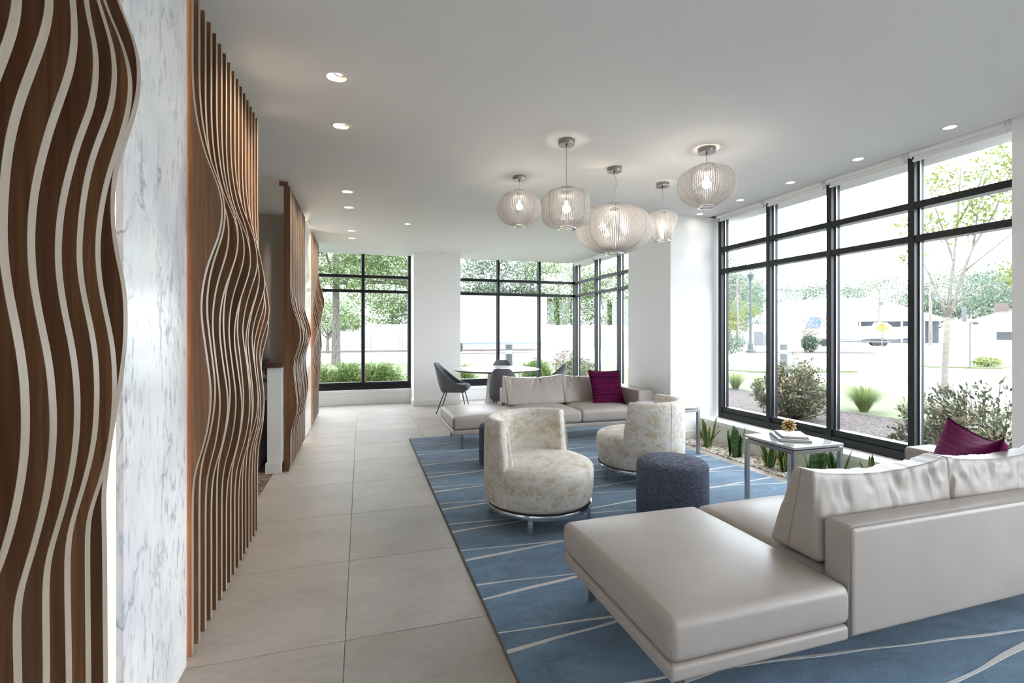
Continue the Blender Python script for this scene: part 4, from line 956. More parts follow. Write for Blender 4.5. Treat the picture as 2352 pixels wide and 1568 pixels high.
def blade(h, w, bend, twist, seed, margin):
    rnd = random.Random(seed); m = MB(); n = 11; V = []; fr = [-1, -0.80, -0.3, 0.3, 0.80, 1]
    for i in range(n + 1):
        t = i / n; ww = w * (0.55 + 1.2 * t - 0.0) if t < 0.4 else w * (1.03 * (1 - ((t - 0.4) / 0.6) ** 2.2) + 0.0)
        ww = max(ww, 0.0008); cx = bend * t * t; a = twist * t; wav = 0.004 * math.sin(9 * t + seed)
        for f in fr:
            x, y = f * ww, 0.16 * ww * (f * f - 0.4) + wav * f
            V.append((x * math.cos(a) - y * math.sin(a) , x * math.sin(a) + y * math.cos(a) + cx, h * t * (1 - 0.10 * (bend / max(h, .01)) ** 2 * t)))
    k = len(fr); Fc = []; mi = []
    for i in range(n):
        for j in range(k - 1):
            m.f.append((i * k + j, i * k + j + 1, (i + 1) * k + j + 1, (i + 1) * k + j)); m.mi.append(1 if (margin and j in (0, k - 2)) else 0)
    m.v = V; me = m.mesh('leaf', [M['snake'], M['snake_edge']], True, False); return me
def snake_plant(x, y, leaves, margin, label):
    root = empty('snake_plant', (x, y, -0.006), label, 'plant', group='snake plants in the gravel bed')
    for i, (dx, dy, h, w, bend, rz, tw) in enumerate(leaves):
        me = blade(h, w, bend, tw, i * 7 + int(x * 31 + y * 17), margin)
        o = link('leaf', me, root, loc=(dx, dy, 0), rot=(0, 0, rz)); s = o.modifiers.new('t', 'SOLIDIFY'); s.thickness = 0.002
    return root
def auto_leaves(n, seed, h0, h1, spread=0.05, wide=0.024, bend=0.10):
    r = random.Random(seed); out = []
    for i in range(n):
        a = 2 * PI * i / n + r.uniform(-0.4, 0.4); d = r.uniform(0.25, 1) * spread
        out.append((d * math.cos(a), d * math.sin(a), r.uniform(h0, h1), wide * r.uniform(0.8, 1.25), r.uniform(0.1, 1) * bend, a - PI / 2, r.uniform(-0.7, 0.7)))
    return out
snake_plant(3.80, 4.69, auto_leaves(11, 1, 0.22, 0.42, 0.055, 0.028, 0.14), True, 'yellow edged snake plant nearest the white column')
snake_plant(3.79, 4.23, auto_leaves(11, 2, 0.20, 0.37, 0.06, 0.031, 0.08), False, 'plain green snake plant second from the column')
snake_plant(3.80, 3.80, auto_leaves(8, 3, 0.20, 0.36, 0.05, 0.031, 0.18), True, 'yellow edged snake plant seen between the side table legs')
snake_plant(3.83, 3.66, auto_leaves(9, 4, 0.22, 0.36, 0.05, 0.032, 0.13), True, 'yellow edged snake plant against the side table corner leg')
snake_plant(3.84, 3.33, auto_leaves(7, 5, 0.20, 0.35, 0.05, 0.036, 0.08), False, 'plain green snake plant under the right side of the side table')
snake_plant(3.87, 3.16, auto_leaves(7, 6, 0.18, 0.36, 0.05, 0.036, 0.10), False, 'plain green snake plant at the right leg of the side table')
snake_plant(3.84, 2.80, auto_leaves(9, 8, 0.24, 0.40, 0.06, 0.030, 0.14), True, 'yellow edged snake plant peeking over the foreground sofa')

# ------------------------------------------------------------------ dining set
dt = empty('dining_table', (2.03, 7.40, 0), 'round white topped dining table on a conical pedestal', 'table')
auto_smooth(MB().lathe([(0, 0.745), (0.672, 0.745), (0.676, 0.743)], 72).build('table_top', M['table_white'], dt))
auto_smooth(MB().lathe([(0.676, 0.743), (0.68, 0.738), (0.64, 0.716), (0.0, 0.716)], 72).build('bevel_edge', M['bronze_edge'], dt))
auto_smooth(MB().lathe([(0, 0.715), (0.125, 0.715), (0.135, 0.60), (0.165, 0.30), (0.215, 0.05), (0.225, 0.012), (0.225, 0.0), (0, 0.0)], 40).build('pedestal', M['pedestal'], dt), 50)

def chair_meshes():
    # shell: seat bottom outline swept up to a height profile that drops from the back to the front corners
    def outline(a):         # a measured from the back (0) round to the front
        c, s = math.cos(a), math.sin(a); p = 3.2
        r = 1.0 / ((abs(c) / 0.235) ** p + (abs(s) / 0.225) ** p) ** (1 / p); return (r * s, -r * c)
    def top(a):
        d = abs(math.degrees(a))
        if d < 34: return 0.815 - 0.010 * (d / 34) ** 4
        t = min(1.0, (d - 34) / 108); return 0.455 + 0.35 * (1 - t) ** 1.75
    n = 60; k = 9; mx = math.radians(150)
    def pt(a, t, off):
        x, y = outline(a); z0 = 0.345; z1 = top(a); z = z0 + (z1 - z0) * t
        u = max(0.0, (z - 0.345) / 0.47); fl = 0.80 + 0.20 * min(1, u / 0.22) ** 0.7
        nar = 1 - 0.24 * max(0, u - 0.22) ** 1.1
        x *= fl * nar; y = y * fl - 0.115 * max(0, u - 0.05) ** 1.15 * max(0.0, math.cos(a) * 0.5 + 0.5)
        L = math.hypot(x, y) or 1
        return (x * (1 - off / L), y * (1 - off / L), z + (0.0 if off == 0 else 0.0))
    V = []; Fc = []; th = 0.030
    loop = [(t / (k - 1), 0.0) for t in range(k)] + [(t / (k - 1), th) for t in reversed(range(k))]
    m_ = len(loop)
    for i in range(n + 1):
        a = -mx + 2 * mx * i / n
        for t, o in loop:
            p = pt(a, t, o); V.append(p)
    for i in range(n):
        for j in range(m_):
            Fc.append((i * m_ + j, i * m_ + (j + 1) % m_, (i + 1) * m_ + (j + 1) % m_, (i + 1) * m_ + j))
    Fc += [tuple(range(m_)), tuple(n * m_ + j for j in range(m_))]
    shell = MB().add(V, Fc).mesh('shell', M['wool'], True)
    def f(x, y, z): return (x, y, z + 0.014 * (1 - (x / 0.20) ** 2) * (1 if z > 0 else 0))
    seat = MB().rbox((0, 0.015, 0.415), (0.200, 0.225, 0.045), 0.04, 6, 4, f).mesh('seat', M['wool'], True)
    under = MB().rbox((0, 0.0, 0.362), (0.17, 0.19, 0.02), 0.02, 4, 3).mesh('seat_base', M['wool'], True)
    legs = []
    for sx in (-1, 1):
        for sy in (-1, 1):
            tx, ty = sx * 0.13, sy * 0.14; bx_, by_ = sx * 0.215, (0.225 if sy > 0 else -0.265)
            legs.append(MB().tube([(tx * 0.7, ty * 0.8, 0.345), (tx, ty, 0.340), (tx + 0.012 * sx, ty + 0.012 * sy, 0.325), (bx_, by_, 0.0)], [0.009, 0.009, 0.009, 0.007], 8).mesh('leg', M['black'], True))
    return shell, seat, under, legs
CS, CE, CU, CLG = chair_meshes()
def dining_chair(x, y, face, label):
    root = empty('dining_chair', (x, y, 0), label, 'chair', face - PI / 2, group='charcoal dining chairs')
    for nm, me in (('shell', CS), ('seat', CE), ('seat_base', CU)): link(nm, me, root)
    for me in CLG: link('leg', me, root)
dining_chair(1.47, 7.93, math.radians(-20), 'charcoal dining chair in profile left of the round table')
dining_chair(1.985, 6.74, math.radians(66), 'charcoal dining chair seen from behind in front of the round table')
dining_chair(2.36, 8.17, math.radians(-104), 'charcoal dining chair on the window side of the round table')
dining_chair(2.79, 7.22, math.radians(160), 'charcoal dining chair at the right of the round table')

# ------------------------------------------------------------------ outside: ground
GZ = -0.10
def slab(name, poly, z0, z1, mat, label, cat): return MB().prism(poly, z0, z1).build(name, M[mat], None, kind=ST, label=label, cat=cat)
slab('road', [(-220, -160), (330, -160), (330, 330), (-220, 330)], GZ - 0.5, GZ - 0.06, 'concrete', 'pale concrete road and yard outside', 'road')
slab('mulch_bed', [(4.45, -4), (8.6, -4), (8.7, 4.5), (8.2, 6.6), (8.9, 8.6), (8.9, 10.3), (7.6, 11.4), (4.45, 11.6)], GZ - 0.3, GZ + 0.005, 'mulch', 'brown bark mulch bed outside the right windows', 'mulch bed')
slab('lawn_1', [(4.3, 11.0), (8.9, 10.0), (8.9, 8.0), (8.0, 6.6), (8.5, 4.5), (8.5, -4), (11.2, -4), (11.6, 7.5), (12.6, 10.2), (12.6, 12.4), (12.2, 14.2), (9.3, 21.2), (3.0, 22.8), (-4.5, 24.0), (-4.5, 9.62), (4.3, 9.62)], GZ - 0.3, GZ, 'lawn', 'bright green lawn wrapping the building corner', 'lawn')
slab('lawn_2', [(13.6, 14.2), (17.2, 13.2), (17.6, 18.0), (17.2, 20.0), (14.0, 17.4), (13.0, 16.0)], GZ - 0.3, GZ, 'lawn', 'strip of lawn beyond the sidewalk', 'lawn')
slab('lawn_3', [(22.4, 14.2), (24.2, 12.7), (28.5, 14.4), (29.0, 15.3), (26.4, 16.2), (23.5, 15.2)], GZ - 0.3, GZ, 'lawn', 'small green traffic island across the drive', 'lawn')
slab('drive', [(12.9, -20), (19, -20), (19.2, 9.2), (18.2, 11.0), (15.2, 10.9), (13.4, 7.0)], GZ - 0.3, GZ - 0.045, 'asphalt', 'grey asphalt drive beyond the lawn', 'drive')
slab('mulch_patch', [(26, 27.4), (34, 24.8), (35, 27), (27, 30)], GZ - 0.3, GZ - 0.02, 'mulch', 'mulch strip around the round bush', 'mulch bed')
slab('mulch_strip', [(-16, 37.2), (14, 36.4), (14, 39.9), (-16, 39.9)], GZ - 0.3, GZ - 0.02, 'mulch', 'mulch strip along the white fence', 'mulch bed')
slab('curb', [(-12, 24.3), (3.0, 23.1), (9.5, 21.5), (9.6, 21.75), (3.1, 23.4), (-12, 24.6)], GZ - 0.3, GZ + 0.02, 'concrete', 'pale curb at the far edge of the lawn', 'curb')

# ------------------------------------------------------------------ outside: plants
def leaf_mesh(name, centers, size, mat, seed, aspect=0.45, droop=0.0, dirs=None):
    rg = np.random.default_rng(seed * 7919 + 11); n = len(centers)
    d = rg.normal(size=(n, 3)) if dirs is None else dirs + rg.normal(size=(n, 3)) * 0.35
    d[:, 2] -= droop; d /= np.linalg.norm(d, axis=1, keepdims=True) + 1e-9
    u = np.cross(d, rg.normal(size=(n, 3))); u /= np.linalg.norm(u, axis=1, keepdims=True) + 1e-9
    s = size * rg.uniform(0.6, 1.3, (n, 1)); nrm = np.cross(d, u)
    a = centers; b = centers + d * s * 0.45 + u * s * aspect * 0.5 + nrm * s * 0.06; c = centers + d * s; e = centers + d * s * 0.45 - u * s * aspect * 0.5 + nrm * s * 0.06
    V = np.stack([a, b, c, e], 1).reshape(-1, 3)
    me = bpy.data.meshes.new(name); me.vertices.add(4 * n); me.vertices.foreach_set('co', V.astype(np.float32).ravel())
    me.loops.add(4 * n); me.loops.foreach_set('vertex_index', np.arange(4 * n, dtype=np.int32))
    me.polygons.add(n); me.polygons.foreach_set('loop_start', np.arange(0, 4 * n, 4, dtype=np.int32))
    me.materials.append(mat); me.update(calc_edges=True); me.validate(); return me
def blob(n, c, r, seed, shell=0.55, lump=0.35, k=9):
    rg = np.random.default_rng(seed); d = rg.normal(size=(n, 3)); d /= np.linalg.norm(d, axis=1, keepdims=True)
    cen = rg.normal(size=(k, 3)); cen /= np.linalg.norm(cen, axis=1, keepdims=True)
    bumpy = 1 + lump * (np.max(d @ cen.T, axis=1, keepdims=True) - 0.75)
    rr = (shell + (1 - shell) * rg.uniform(0, 1, (n, 1)) ** 0.5) * bumpy
    return np.array(c) + d * rr * np.array(r)
def branchy(m, p0, p1, r0, r1, n=5, wob=0.04, rnd=random):
    p0, p1 = Vector(p0), Vector(p1); L = (p1 - p0).length
    pts = [p0 + (p1 - p0) * (i / n) + Vector((rnd.uniform(-1, 1), rnd.uniform(-1, 1), 0)) * wob * L * (0 if i in (0,) else 1) * 0.5 for i in range(n + 1)]
    m.tube(pts, [r0 + (r1 - r0) * i / n for i in range(n + 1)], 8); return pts
def tree(name, x, y, trunk_h, trunk_r, crowns, leaf, mat, n, label, bark='bark', cat='tree', group=None, branches=6, seed=1, lean=0.0, lsize=0.3):
    rnd = random.Random(seed); root = empty(name, (x, y, GZ), label, cat, group=group)
    m = MB(); m.tube([(0, 0, -0.1), (0, 0, 0.05), (0.02 * trunk_h * lean, 0, trunk_h * 0.3), (0.05 * trunk_h * lean, 0.01, trunk_h)], [trunk_r * 1.55, trunk_r * 1.25, trunk_r, trunk_r * 0.7], 12)
    for i in range(branches):
        c = crowns[i % len(crowns)]; a = rnd.uniform(0, 6.3)
        branchy(m, (0.04 * lean, 0, trunk_h * rnd.uniform(0.6, 1.0)), (c[0] + c[3] * 0.6 * math.cos(a), c[1] + c[4] * 0.6 * math.sin(a), c[2] + rnd.uniform(-0.2, 0.5) * c[5]), trunk_r * 0.45, trunk_r * 0.08, rnd=rnd)
    m.build('trunk', M[bark], root, smooth=True)
    per = [max(1, int(n * (c[3] * c[4] * c[5]) ** (2 / 3) / sum((q[3] * q[4] * q[5]) ** (2 / 3) for q in crowns))) for c in crowns]
    P = []
    for i, (k, c) in enumerate(zip(per, crowns)):          # leaves hang in clumps
        q = 28; cc = blob(max(6, k // q), c[:3], c[3:6], seed * 13 + i, 0.45); rg = np.random.default_rng(seed * 31 + i)
        P.append((cc[:, None, :] + rg.normal(size=(len(cc), q, 3)) * np.array(c[3:6]) * 0.10 * np.array([1.2, 1.2, 0.8])).reshape(-1, 3))
    P = np.concatenate(P)
    link('foliage', leaf_mesh('foliage', P, lsize, M[mat], seed), root, kind='stuff'); return root
# far-window tree with furrowed trunk, small tree behind it, tall trees behind the fence
tree('shade_tree', -1.05, 22.8, 5.2, 0.165, [(0.2, 0, 6.4, 4.6, 4.0, 2.9), (2.6, -0.5, 4.6, 2.1, 1.8, 1.1), (-2.3, -0.4, 4.2, 2.2, 1.8, 1.3), (1.0, -1.2, 3.9, 1.3, 1.2, 0.8), (4.0, -0.6, 3.3, 1.1, 1.0, 0.7)], None, 'maple', 42000, 'big tree with furrowed trunk in the far left window', seed=3, branches=12, lsize=0.135)
tree('ornamental_tree', -2.2, 36.0, 1.3, 0.10, [(0, 0, 2.6, 2.5, 2.0, 1.1), (1.2, 0, 2.1, 1.2, 1.0, 0.6)], None, 'maple', 6000, 'low round-crowned tree behind the furrowed trunk', seed=5, branches=9, lsize=0.16)
for i, (x, y, h, R, mt, lab) in enumerate(((-9, 47, 9, 5.5, 'oak', 'tall leafy tree behind the fence at the far left'), (3.0, 50, 9, 6.0, 'maple', 'tall leafy tree behind the fence right of the big trunk'),
        (9.5, 47, 9.5, 5.0, 'oak', 'grey green tree above the white trailer left part'), (14.5, 48, 9.5, 5.0, 'oak', 'grey green tree above the white trailer middle'),
        (19.5, 47, 9, 5.0, 'maple', 'leafy tree right of the white trailer'), (25.5, 46, 7.5, 4.6, 'maple', 'leafy tree seen through the corner of the bay'), (31, 46, 5.2, 4.2, 'oak', 'lower leafy tree behind the boats in the bay window'))):
    tree('background_tree', x, y, h * 0.5, 0.15, [(0, 0, h * 0.72, R, R * 0.8, h * 0.36), (R * 0.4, -1, h * 0.38, R * 0.7, R * 0.6, h * 0.25), (-R * 0.4, -1, h * 0.36, R * 0.7, R * 0.6, h * 0.25)], None, mt, 19000, lab, group='tall trees behind the white fence', seed=20 + i, branches=5, lsize=0.25)
def hedge(x, y, rx, ry, h, label, n, seed, rust=0):
    root = empty('evergreen_shrub', (x, y, GZ), label, 'shrub', group='feathery evergreen shrubs under the far windows'); rg = np.random.default_rng(seed)
    n = n * 2; nb = int(n / 26); P = []; Dv = []
    for k in range(nb):
        a = rg.uniform(0, 6.283); e = rg.uniform(0.05, 1.35); d = np.array([math.cos(a) * math.cos(e), math.sin(a) * math.cos(e), math.sin(e)])
        base = np.array([rg.uniform(-0.5, 0.5) * rx, rg.uniform(-0.5, 0.5) * ry, 0.08]); tip = np.array([d[0] * rx, d[1] * ry, 0.1 + d[2] * h]) * rg.uniform(0.75, 1.08)
        v = tip - base
        for j in range(26):
            t = rg.uniform(0.25, 1.0); P.append(base + v * t + np.array([0, 0, -0.12 * h * t * t]) + rg.normal(size=3) * 0.012); w = v / np.linalg.norm(v); Dv.append(w + rg.normal(size=3) * 0.7)
    P = np.array(P); Dv = np.array(Dv); Dv /= np.linalg.norm(Dv, axis=1, keepdims=True); cut_ = int(len(P) * (1 - rust))
    link('foliage', leaf_mesh('foliage', P[:cut_], 0.066, M['yew'], seed, 0.24, 0.0, Dv[:cut_]), root, kind='stuff')
    if rust: link('rusty_foliage', leaf_mesh('foliage', P[cut_:], 0.062, M['rust'], seed + 1, 0.26, 0.0, Dv[cut_:]), root, kind='stuff')
    m = MB()
    for k in range(7): a = k * 0.9; m.tube([(0, 0, 0), (0.5 * rx * math.cos(a), 0.5 * ry * math.sin(a), h * 0.6)], [0.012, 0.004], 5)
    m.build('stems', M['twig'], root)
hedge(-1.05, 11.7, 0.62, 0.45, 0.72, 'feathery green shrub at the left of the far window', 6500, 31, 0.10)
hedge(-0.25, 11.9, 0.60, 0.45, 0.70, 'feathery green shrub under the big tree', 6000, 32, 0.0)
hedge(0.42, 11.5, 0.66, 0.45, 0.74, 'feathery green shrub left of the far column', 6500, 33, 0.06)
hedge(2.15, 11.2, 0.60, 0.42, 0.62, 'feathery green shrub behind the left of the dining table', 5200, 34)
hedge(4.05, 11.1, 0.50, 0.42, 0.78, 'feathery green shrub behind the right dining chair', 5200, 35)
def puff(name, x, y, r, h, mat, n, label, ls, seed, asp=0.5, stems=True, grp=None):
    root = empty(name, (x, y, GZ), label, 'bush', group=grp)
    link('foliage', leaf_mesh('foliage', blob(n, (0, 0, h / 2 + 0.03), (r, r, h / 2), seed, 0.25, 0.3), ls, M[mat], seed, asp), root, kind='stuff')
    m = MB()
    for k in range(5): a = k * 1.3; m.tube([(0, 0, 0), (0.5 * r * math.cos(a), 0.5 * r * math.sin(a), h * 0.6)], [0.02 * r + 0.004, 0.004], 5)
    m.build('stems', M['twig'], root)
puff('flowering_bush', 6.6, 15.0, 0.55, 0.85, 'pinkleaf', 1500, 'pale pink flowering bush outside the bay corner', 0.09, 41)
puff('flowering_bush', 6.3, 13.6, 0.60, 0.60, 'rhodo', 1500, 'bronze green bush below the pink flowers', 0.09, 42)
puff('round_bush', 30.4, 26.8, 0.62, 1.18, 'box', 3000, 'clipped round dark green bush across the road', 0.10, 43)
puff('round_bush', 22.6, 25.6, 0.85, 1.25, 'oak', 2000, 'pale rounded bush by the street lamp', 0.12, 44)
puff('flower_bed_bush', 24.6, 13.4, 0.55, 0.35, 'lime', 400, 'low yellow green planting on the traffic island', 0.12, 45)
tree('small_tree', 31.5, 28.2, 1.3, 0.06, [(0, 0, 2.1, 2.0, 1.6, 0.9), (-1.2, 0, 2.6, 1.2, 1.0, 0.7), (1.4, 0, 1.7, 1.2, 1.0, 0.6)], None, 'pinkleaf', 2200, 'small pale pinkish tree behind the round bush', 'smooth_bark', seed=46, lsize=0.15)
def tuft(x, y, h, n, spread, label, seed):
    root = empty('ornamental_grass', (x, y, GZ), label, 'grass', group='ornamental grass tufts in the mulch'); rg = np.random.default_rng(seed); m = MB()
    for k in range(n):
        a = rg.uniform(0, 6.283); e = rg.uniform(0.1, 1.0) ** 0.7 * spread; L = h * rg.uniform(0.7, 1.2); ca, sa = math.cos(a), math.sin(a); w = 0.0045
        b = rg.uniform(0, 0.06); pts = [(b + e * t ** 1.6, L * t * (1 - 0.35 * e / max(L, .1) * t)) for t in (0, 0.35, 0.7, 1.0)]
        V = []
        for i, (r, z) in enumerate(pts):
            ww = w * (1 - i / 3.4); V += [(r * ca - ww * sa, r * sa + ww * ca, z), (r * ca + ww * sa, r * sa - ww * ca, z)]
        m.add(V, [(0, 1, 3, 2), (2, 3, 5, 4), (4, 5, 7, 6)])
    m.build('blades', M['grassblade'], root, kind='stuff', fix=False)
tuft(8.55, 6.45, 0.60, 900, 0.62, 'green ornamental grass tuft between the two bronze shrubs', 51)
tuft(8.9, 9.95, 0.50, 600, 0.52, 'grey green grass tuft seen in the first window bay', 52)
tuft(8.3, 5.55, 0.38, 200, 0.25, 'small grass tuft beside the window mullion', 53)
tuft(8.6, 8.9, 0.45, 260, 0.3, 'grass tuft half hidden behind the first mullion', 54)
# the two large bronze shrubs: single leaves
def leaf_unit():
    m = MB(); V = [(0, 0, 0), (-0.16, 0.3, 0.03), (0, 0.32, -0.02), (0.16, 0.3, 0.03), (-0.19, 0.62, 0.02), (0, 0.66, -0.05), (0.19, 0.62, 0.02), (0, 1.0, -0.14)]
    m.add(V, [(0, 2, 1), (0, 3, 2), (1, 2, 5, 4), (2, 3, 6, 5), (4, 5, 7), (5, 6, 7)]); return m.mesh('leaf', M['rhodo_leaf'], True, False)
LEAF = leaf_unit()
def bronze_shrub(x, y, rx, ry, h, label, n_single, n_stuff, seed, toward, ls=0.085):
    root = empty('bronze_shrub', (x, y, GZ), label, 'shrub', group='bronze leaved shrubs outside the right windows'); rg = np.random.default_rng(seed); m = MB(); tips = []
    for k in range(90):
        a = rg.uniform(0, 6.283); e = rg.uniform(0.0, 1.0) ** 0.5; tip = np.array([rx * e * math.cos(a), ry * e * math.sin(a), max(0.08, h * (0.16 + 0.86 * math.sqrt(max(0, 1 - e * e)) + rg.uniform(-0.12, 0.12)))])
        base = np.array([0.25 * tip[0], 0.25 * tip[1], 0.0]); midp = (base + tip) / 2 + np.array([0.1 * tip[0], 0.1 * tip[1], -0.03])
        m.tube([tuple(base), tuple(midp), tuple(tip)], [0.009, 0.006, 0.003], 5); tips.append((base, midp, tip))
    m.build('stems', M['twig'], root, smooth=True)
    tv = np.array([toward[0] - x, toward[1] - y]); tv /= np.linalg.norm(tv); cand = []
    for i in range(n_single + n_stuff):
        b, q, t_ = tips[int(rg.integers(len(tips)))]; s = rg.uniform(0.08, 1.0) ** 0.6
        p = b + (q - b) * 2 * s if s < 0.5 else q + (t_ - q) * (2 * s - 1)
        out = np.array([p[0] / rx, p[1] / ry, 0.35 + 0.5 * p[2] / h]) + rg.normal(size=3) * 0.55; out /= np.linalg.norm(out); p = p + rg.normal(size=3) * 0.035; p[2] = max(p[2], 0.05)
        cand.append((p, out))
    cand.sort(key=lambda c: -(c[0][0] * tv[0] + c[0][1] * tv[1] + 0.55 * c[0][2]))
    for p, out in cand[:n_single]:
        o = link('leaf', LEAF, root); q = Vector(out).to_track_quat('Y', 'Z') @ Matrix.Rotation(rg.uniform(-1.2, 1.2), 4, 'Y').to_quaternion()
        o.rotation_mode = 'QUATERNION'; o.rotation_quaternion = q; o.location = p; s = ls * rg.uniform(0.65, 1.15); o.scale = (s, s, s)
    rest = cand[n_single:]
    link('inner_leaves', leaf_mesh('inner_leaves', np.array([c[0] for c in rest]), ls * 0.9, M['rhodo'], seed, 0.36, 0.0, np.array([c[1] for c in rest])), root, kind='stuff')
bronze_shrub(6.75, 6.30, 0.60, 0.60, 0.90, 'bronze leaved shrub filling the second window bay', 300, 6000, 61, (0, 0), 0.070)
bronze_shrub(5.55, 3.05, 0.80, 0.72, 0.86, 'large bronze leaved shrub behind the near sofa cushion', 300, 9000, 62, (0, 0), 0.068)
bronze_shrub(8.35, 10.4, 0.30, 0.30, 0.72, 'small bronze shrub at the edge of the first window bay', 60, 150, 63, (0, 0))
bronze_shrub(6.1, 9.2, 0.34, 0.34, 0.62, 'small bronze shrub outside the bay side window', 60, 150, 64, (0, 0))
# young tree in front of the last bay
yt = empty('young_tree', (12.7, 7.7, GZ), 'young smooth barked tree with sparse lime leaves in the last bay', 'tree'); m = MB(); rr = random.Random(9)
m.tube([(0, 0, -0.1), (0.0, 0, 0.4), (0.02, -0.01, 1.0), (0.05, -0.03, 1.75)], [0.085, 0.066, 0.062, 0.055], 10)
RT = Vector((0.506, -0.862, 0)).normalized()       # sideways as seen from the room
def off(s, z, d=0.0): return (0.05 + RT.x * s + 0.86 * d, -0.03 + RT.y * s + 0.5 * d, z)
stems = [[off(0, 1.70), off(0.03, 2.3), off(0.10, 3.0), off(0.16, 3.9), off(0.22, 5.2)], [off(0, 1.72), off(-0.14, 2.2), off(-0.32, 2.75), off(-0.55, 3.3)],
         [off(0.0, 1.70), off(0.12, 2.15), off(0.25, 2.75), off(0.42, 3.3), off(0.75, 4.0), off(1.05, 5.0)], [off(0.06, 1.95), off(0.30, 2.25), off(0.55, 2.40), off(0.95, 2.50)],
         [off(0.25, 2.75), off(0.55, 3.05), off(1.0, 3.5), off(1.5, 3.9)], [off(0.10, 3.0), off(-0.05, 3.6), off(-0.25, 4.4), off(-0.4, 5.2)], [off(0.42, 3.3), off(0.48, 4.0), off(0.62, 4.9)], [off(0.16, 3.9, 0.3), off(0.5, 4.6), off(0.7, 5.4)]]
for i, st in enumerate(stems): k = len(st); m.tube(st, [0.042 * (1 - 0.8 * j / (k - 1)) * (1 if i < 3 else 0.5) + 0.003 for j in range(k)], 7)
m.build('trunk', M['smooth_bark'], yt, smooth=True)
P = np.concatenate([blob(n, off(s, z, d), (r, r, r * 0.7), 70 + i, 0.2) for i, (n, s, z, d, r) in enumerate(((260, -0.5, 4.0, 0, 0.5), (320, 0.15, 3.85, 0.2, 0.55), (380, 0.9, 4.1, 0, 0.6), (380, 1.45, 4.3, 0.2, 0.6), (260, -0.1, 4.9, 0, 0.5), (360, 0.8, 5.0, 0, 0.6), (380, 1.4, 5.2, 0, 0.7), (150, 1.1, 2.65, 0, 0.35), (320, 1.6, 2.75, 0, 0.45), (90, -0.6, 3.2, 0, 0.3), (260, 1.6, 3.5, 0, 0.45), (200, 0.5, 4.4, 0, 0.5)))])
link('foliage', leaf_mesh('foliage', P, 0.10, M['lime'], 77, 0.5, 0.3), yt, kind='stuff')
# distant treeline beyond the marina
k = 0
for (x, y, h, R, mt, lab) in ((70, 92, 12.5, 9, 'farleaf', 'distant tall tree left of the white shed'), (84, 96, 11, 9, 'farleaf', 'distant tree above the left of the shed roof'), (98, 98, 9.5, 9, 'farleaf', 'distant tree above the shed roof ridge'),
        (112, 94, 9.5, 9, 'farleaf', 'distant tree over the right of the shed roof'), (122, 86, 10, 9, 'farleaf', 'distant tree behind the yellow sign'), (130, 76, 10, 10, 'farleaf', 'distant tree right of the shed'),
        (134, 66, 9.5, 10, 'farleaf', 'distant tree behind the utility pole'), (134, 56, 9, 9, 'farleaf', 'distant tree right of the utility pole'), (126, 46, 8.5, 8, 'farleaf', 'distant tree behind the low building'),
        (60, 64, 6.0, 5, 'lime', 'yellow green tree left of the shed roof'), (47, 58, 9.0, 6, 'farleaf', 'pale tree behind the street lamp'), (40, 55, 7.5, 5.5, 'lime', 'yellow green tree in the first window bay'),
        (84, 43, 10.5, 6, 'oak', 'dark tree behind the brick chimney'), (36, 14.2, 5.6, 2.2, 'lime', 'lime green tree at the right edge of the last bay')):
    h = h * 1.45 if mt == 'farleaf' else h
    tree('distant_tree', x, y, h * 0.5, 0.3, [(0, 0, h * 0.62, R, R, h * 0.42), (R * 0.5, -R * 0.5, h * 0.4, R * 0.7, R * 0.7, h * 0.3)], None, mt, 9000, lab, group='distant trees beyond the road', seed=100 + k, branches=3, lsize=max(0.34, R * 0.062)); k += 1

# ------------------------------------------------------------------ outside: fence, trailer, buildings, street things
fe = empty('vinyl_fence', (0, 40.0, GZ), 'long white panel fence beyond the far windows', 'fence')
pm = MB().box(0.08, 2.36, -0.02, 0.02, 0.08, 2.02).mesh('panel', M['ext_fence']); po = MB().box(-0.08, 0.08, -0.08, 0.08, 0, 2.16).mesh('post', M['ext_fence']); rl = MB().box(0.08, 2.36, -0.04, 0.04, 1.90, 2.02).mesh('rail', M['ext_fence'])
for i in range(20):
    for nm, me in (('panel', pm), ('post', po), ('rail', rl)): link(nm, me, fe, loc=(-14 + 2.44 * i, 0, 0))
tl = empty('box_trailer', (8.2, 33.0, GZ - 0.06), 'long plain white box trailer parked beyond the dining window', 'trailer')
MB().bbox(-4.2, 4.2, -1.2, 1.2, 0.75, 3.90, 0.03, k=1).build('box', M['ext_white'], tl)
MB().box(-4.0, 4.0, -1.0, 1.0, 0.55, 0.74).build('chassis', M['ext_pale'], tl)
for wx in (-3.2, -2.2):
    w_ = MB().tube([(wx, -1.15, 0.46), (wx, -0.85, 0.46)], 0.46, 20).build('wheel', M['rubber'], tl)
def bollard(x, y, label):
    r = empty('bollard', (x, y, GZ), label, 'bollard', group='grey light bollards')
    MB().lathe([(0, 0), (0.125, 0), (0.125, 0.66), (0, 0.66)], 24).build('post', M['bollard'], r); MB().lathe([(0, 0.66), (0.110, 0.66), (0.110, 0.79), (0, 0.79)], 24).build('lens', M['ext_white'], r)
    MB().lathe([(0, 0.79), (0.125, 0.79), (0.125, 0.975), (0.12, 0.985), (0, 0.985)], 24).build('cap', M['bollard'], r)
bollard(14.2, 13.57, 'dark bollard with white band in the second window bay'); bollard(4.95, 16.35, 'grey bollard behind the dining table')
lp = empty('street_lamp', (25.3, 26.9, GZ), 'tall dark street lamp with fluted base in the first window bay', 'street lamp')
MB().lathe([(0, 0), (0.28, 0), (0.28, 0.15), (0.2, 0.22), (0.17, 0.6), (0.12, 0.75), (0.085, 0.9), (0.075, 4.9), (0, 4.9)], 16).build('post', M['bollard'], lp, smooth=False)
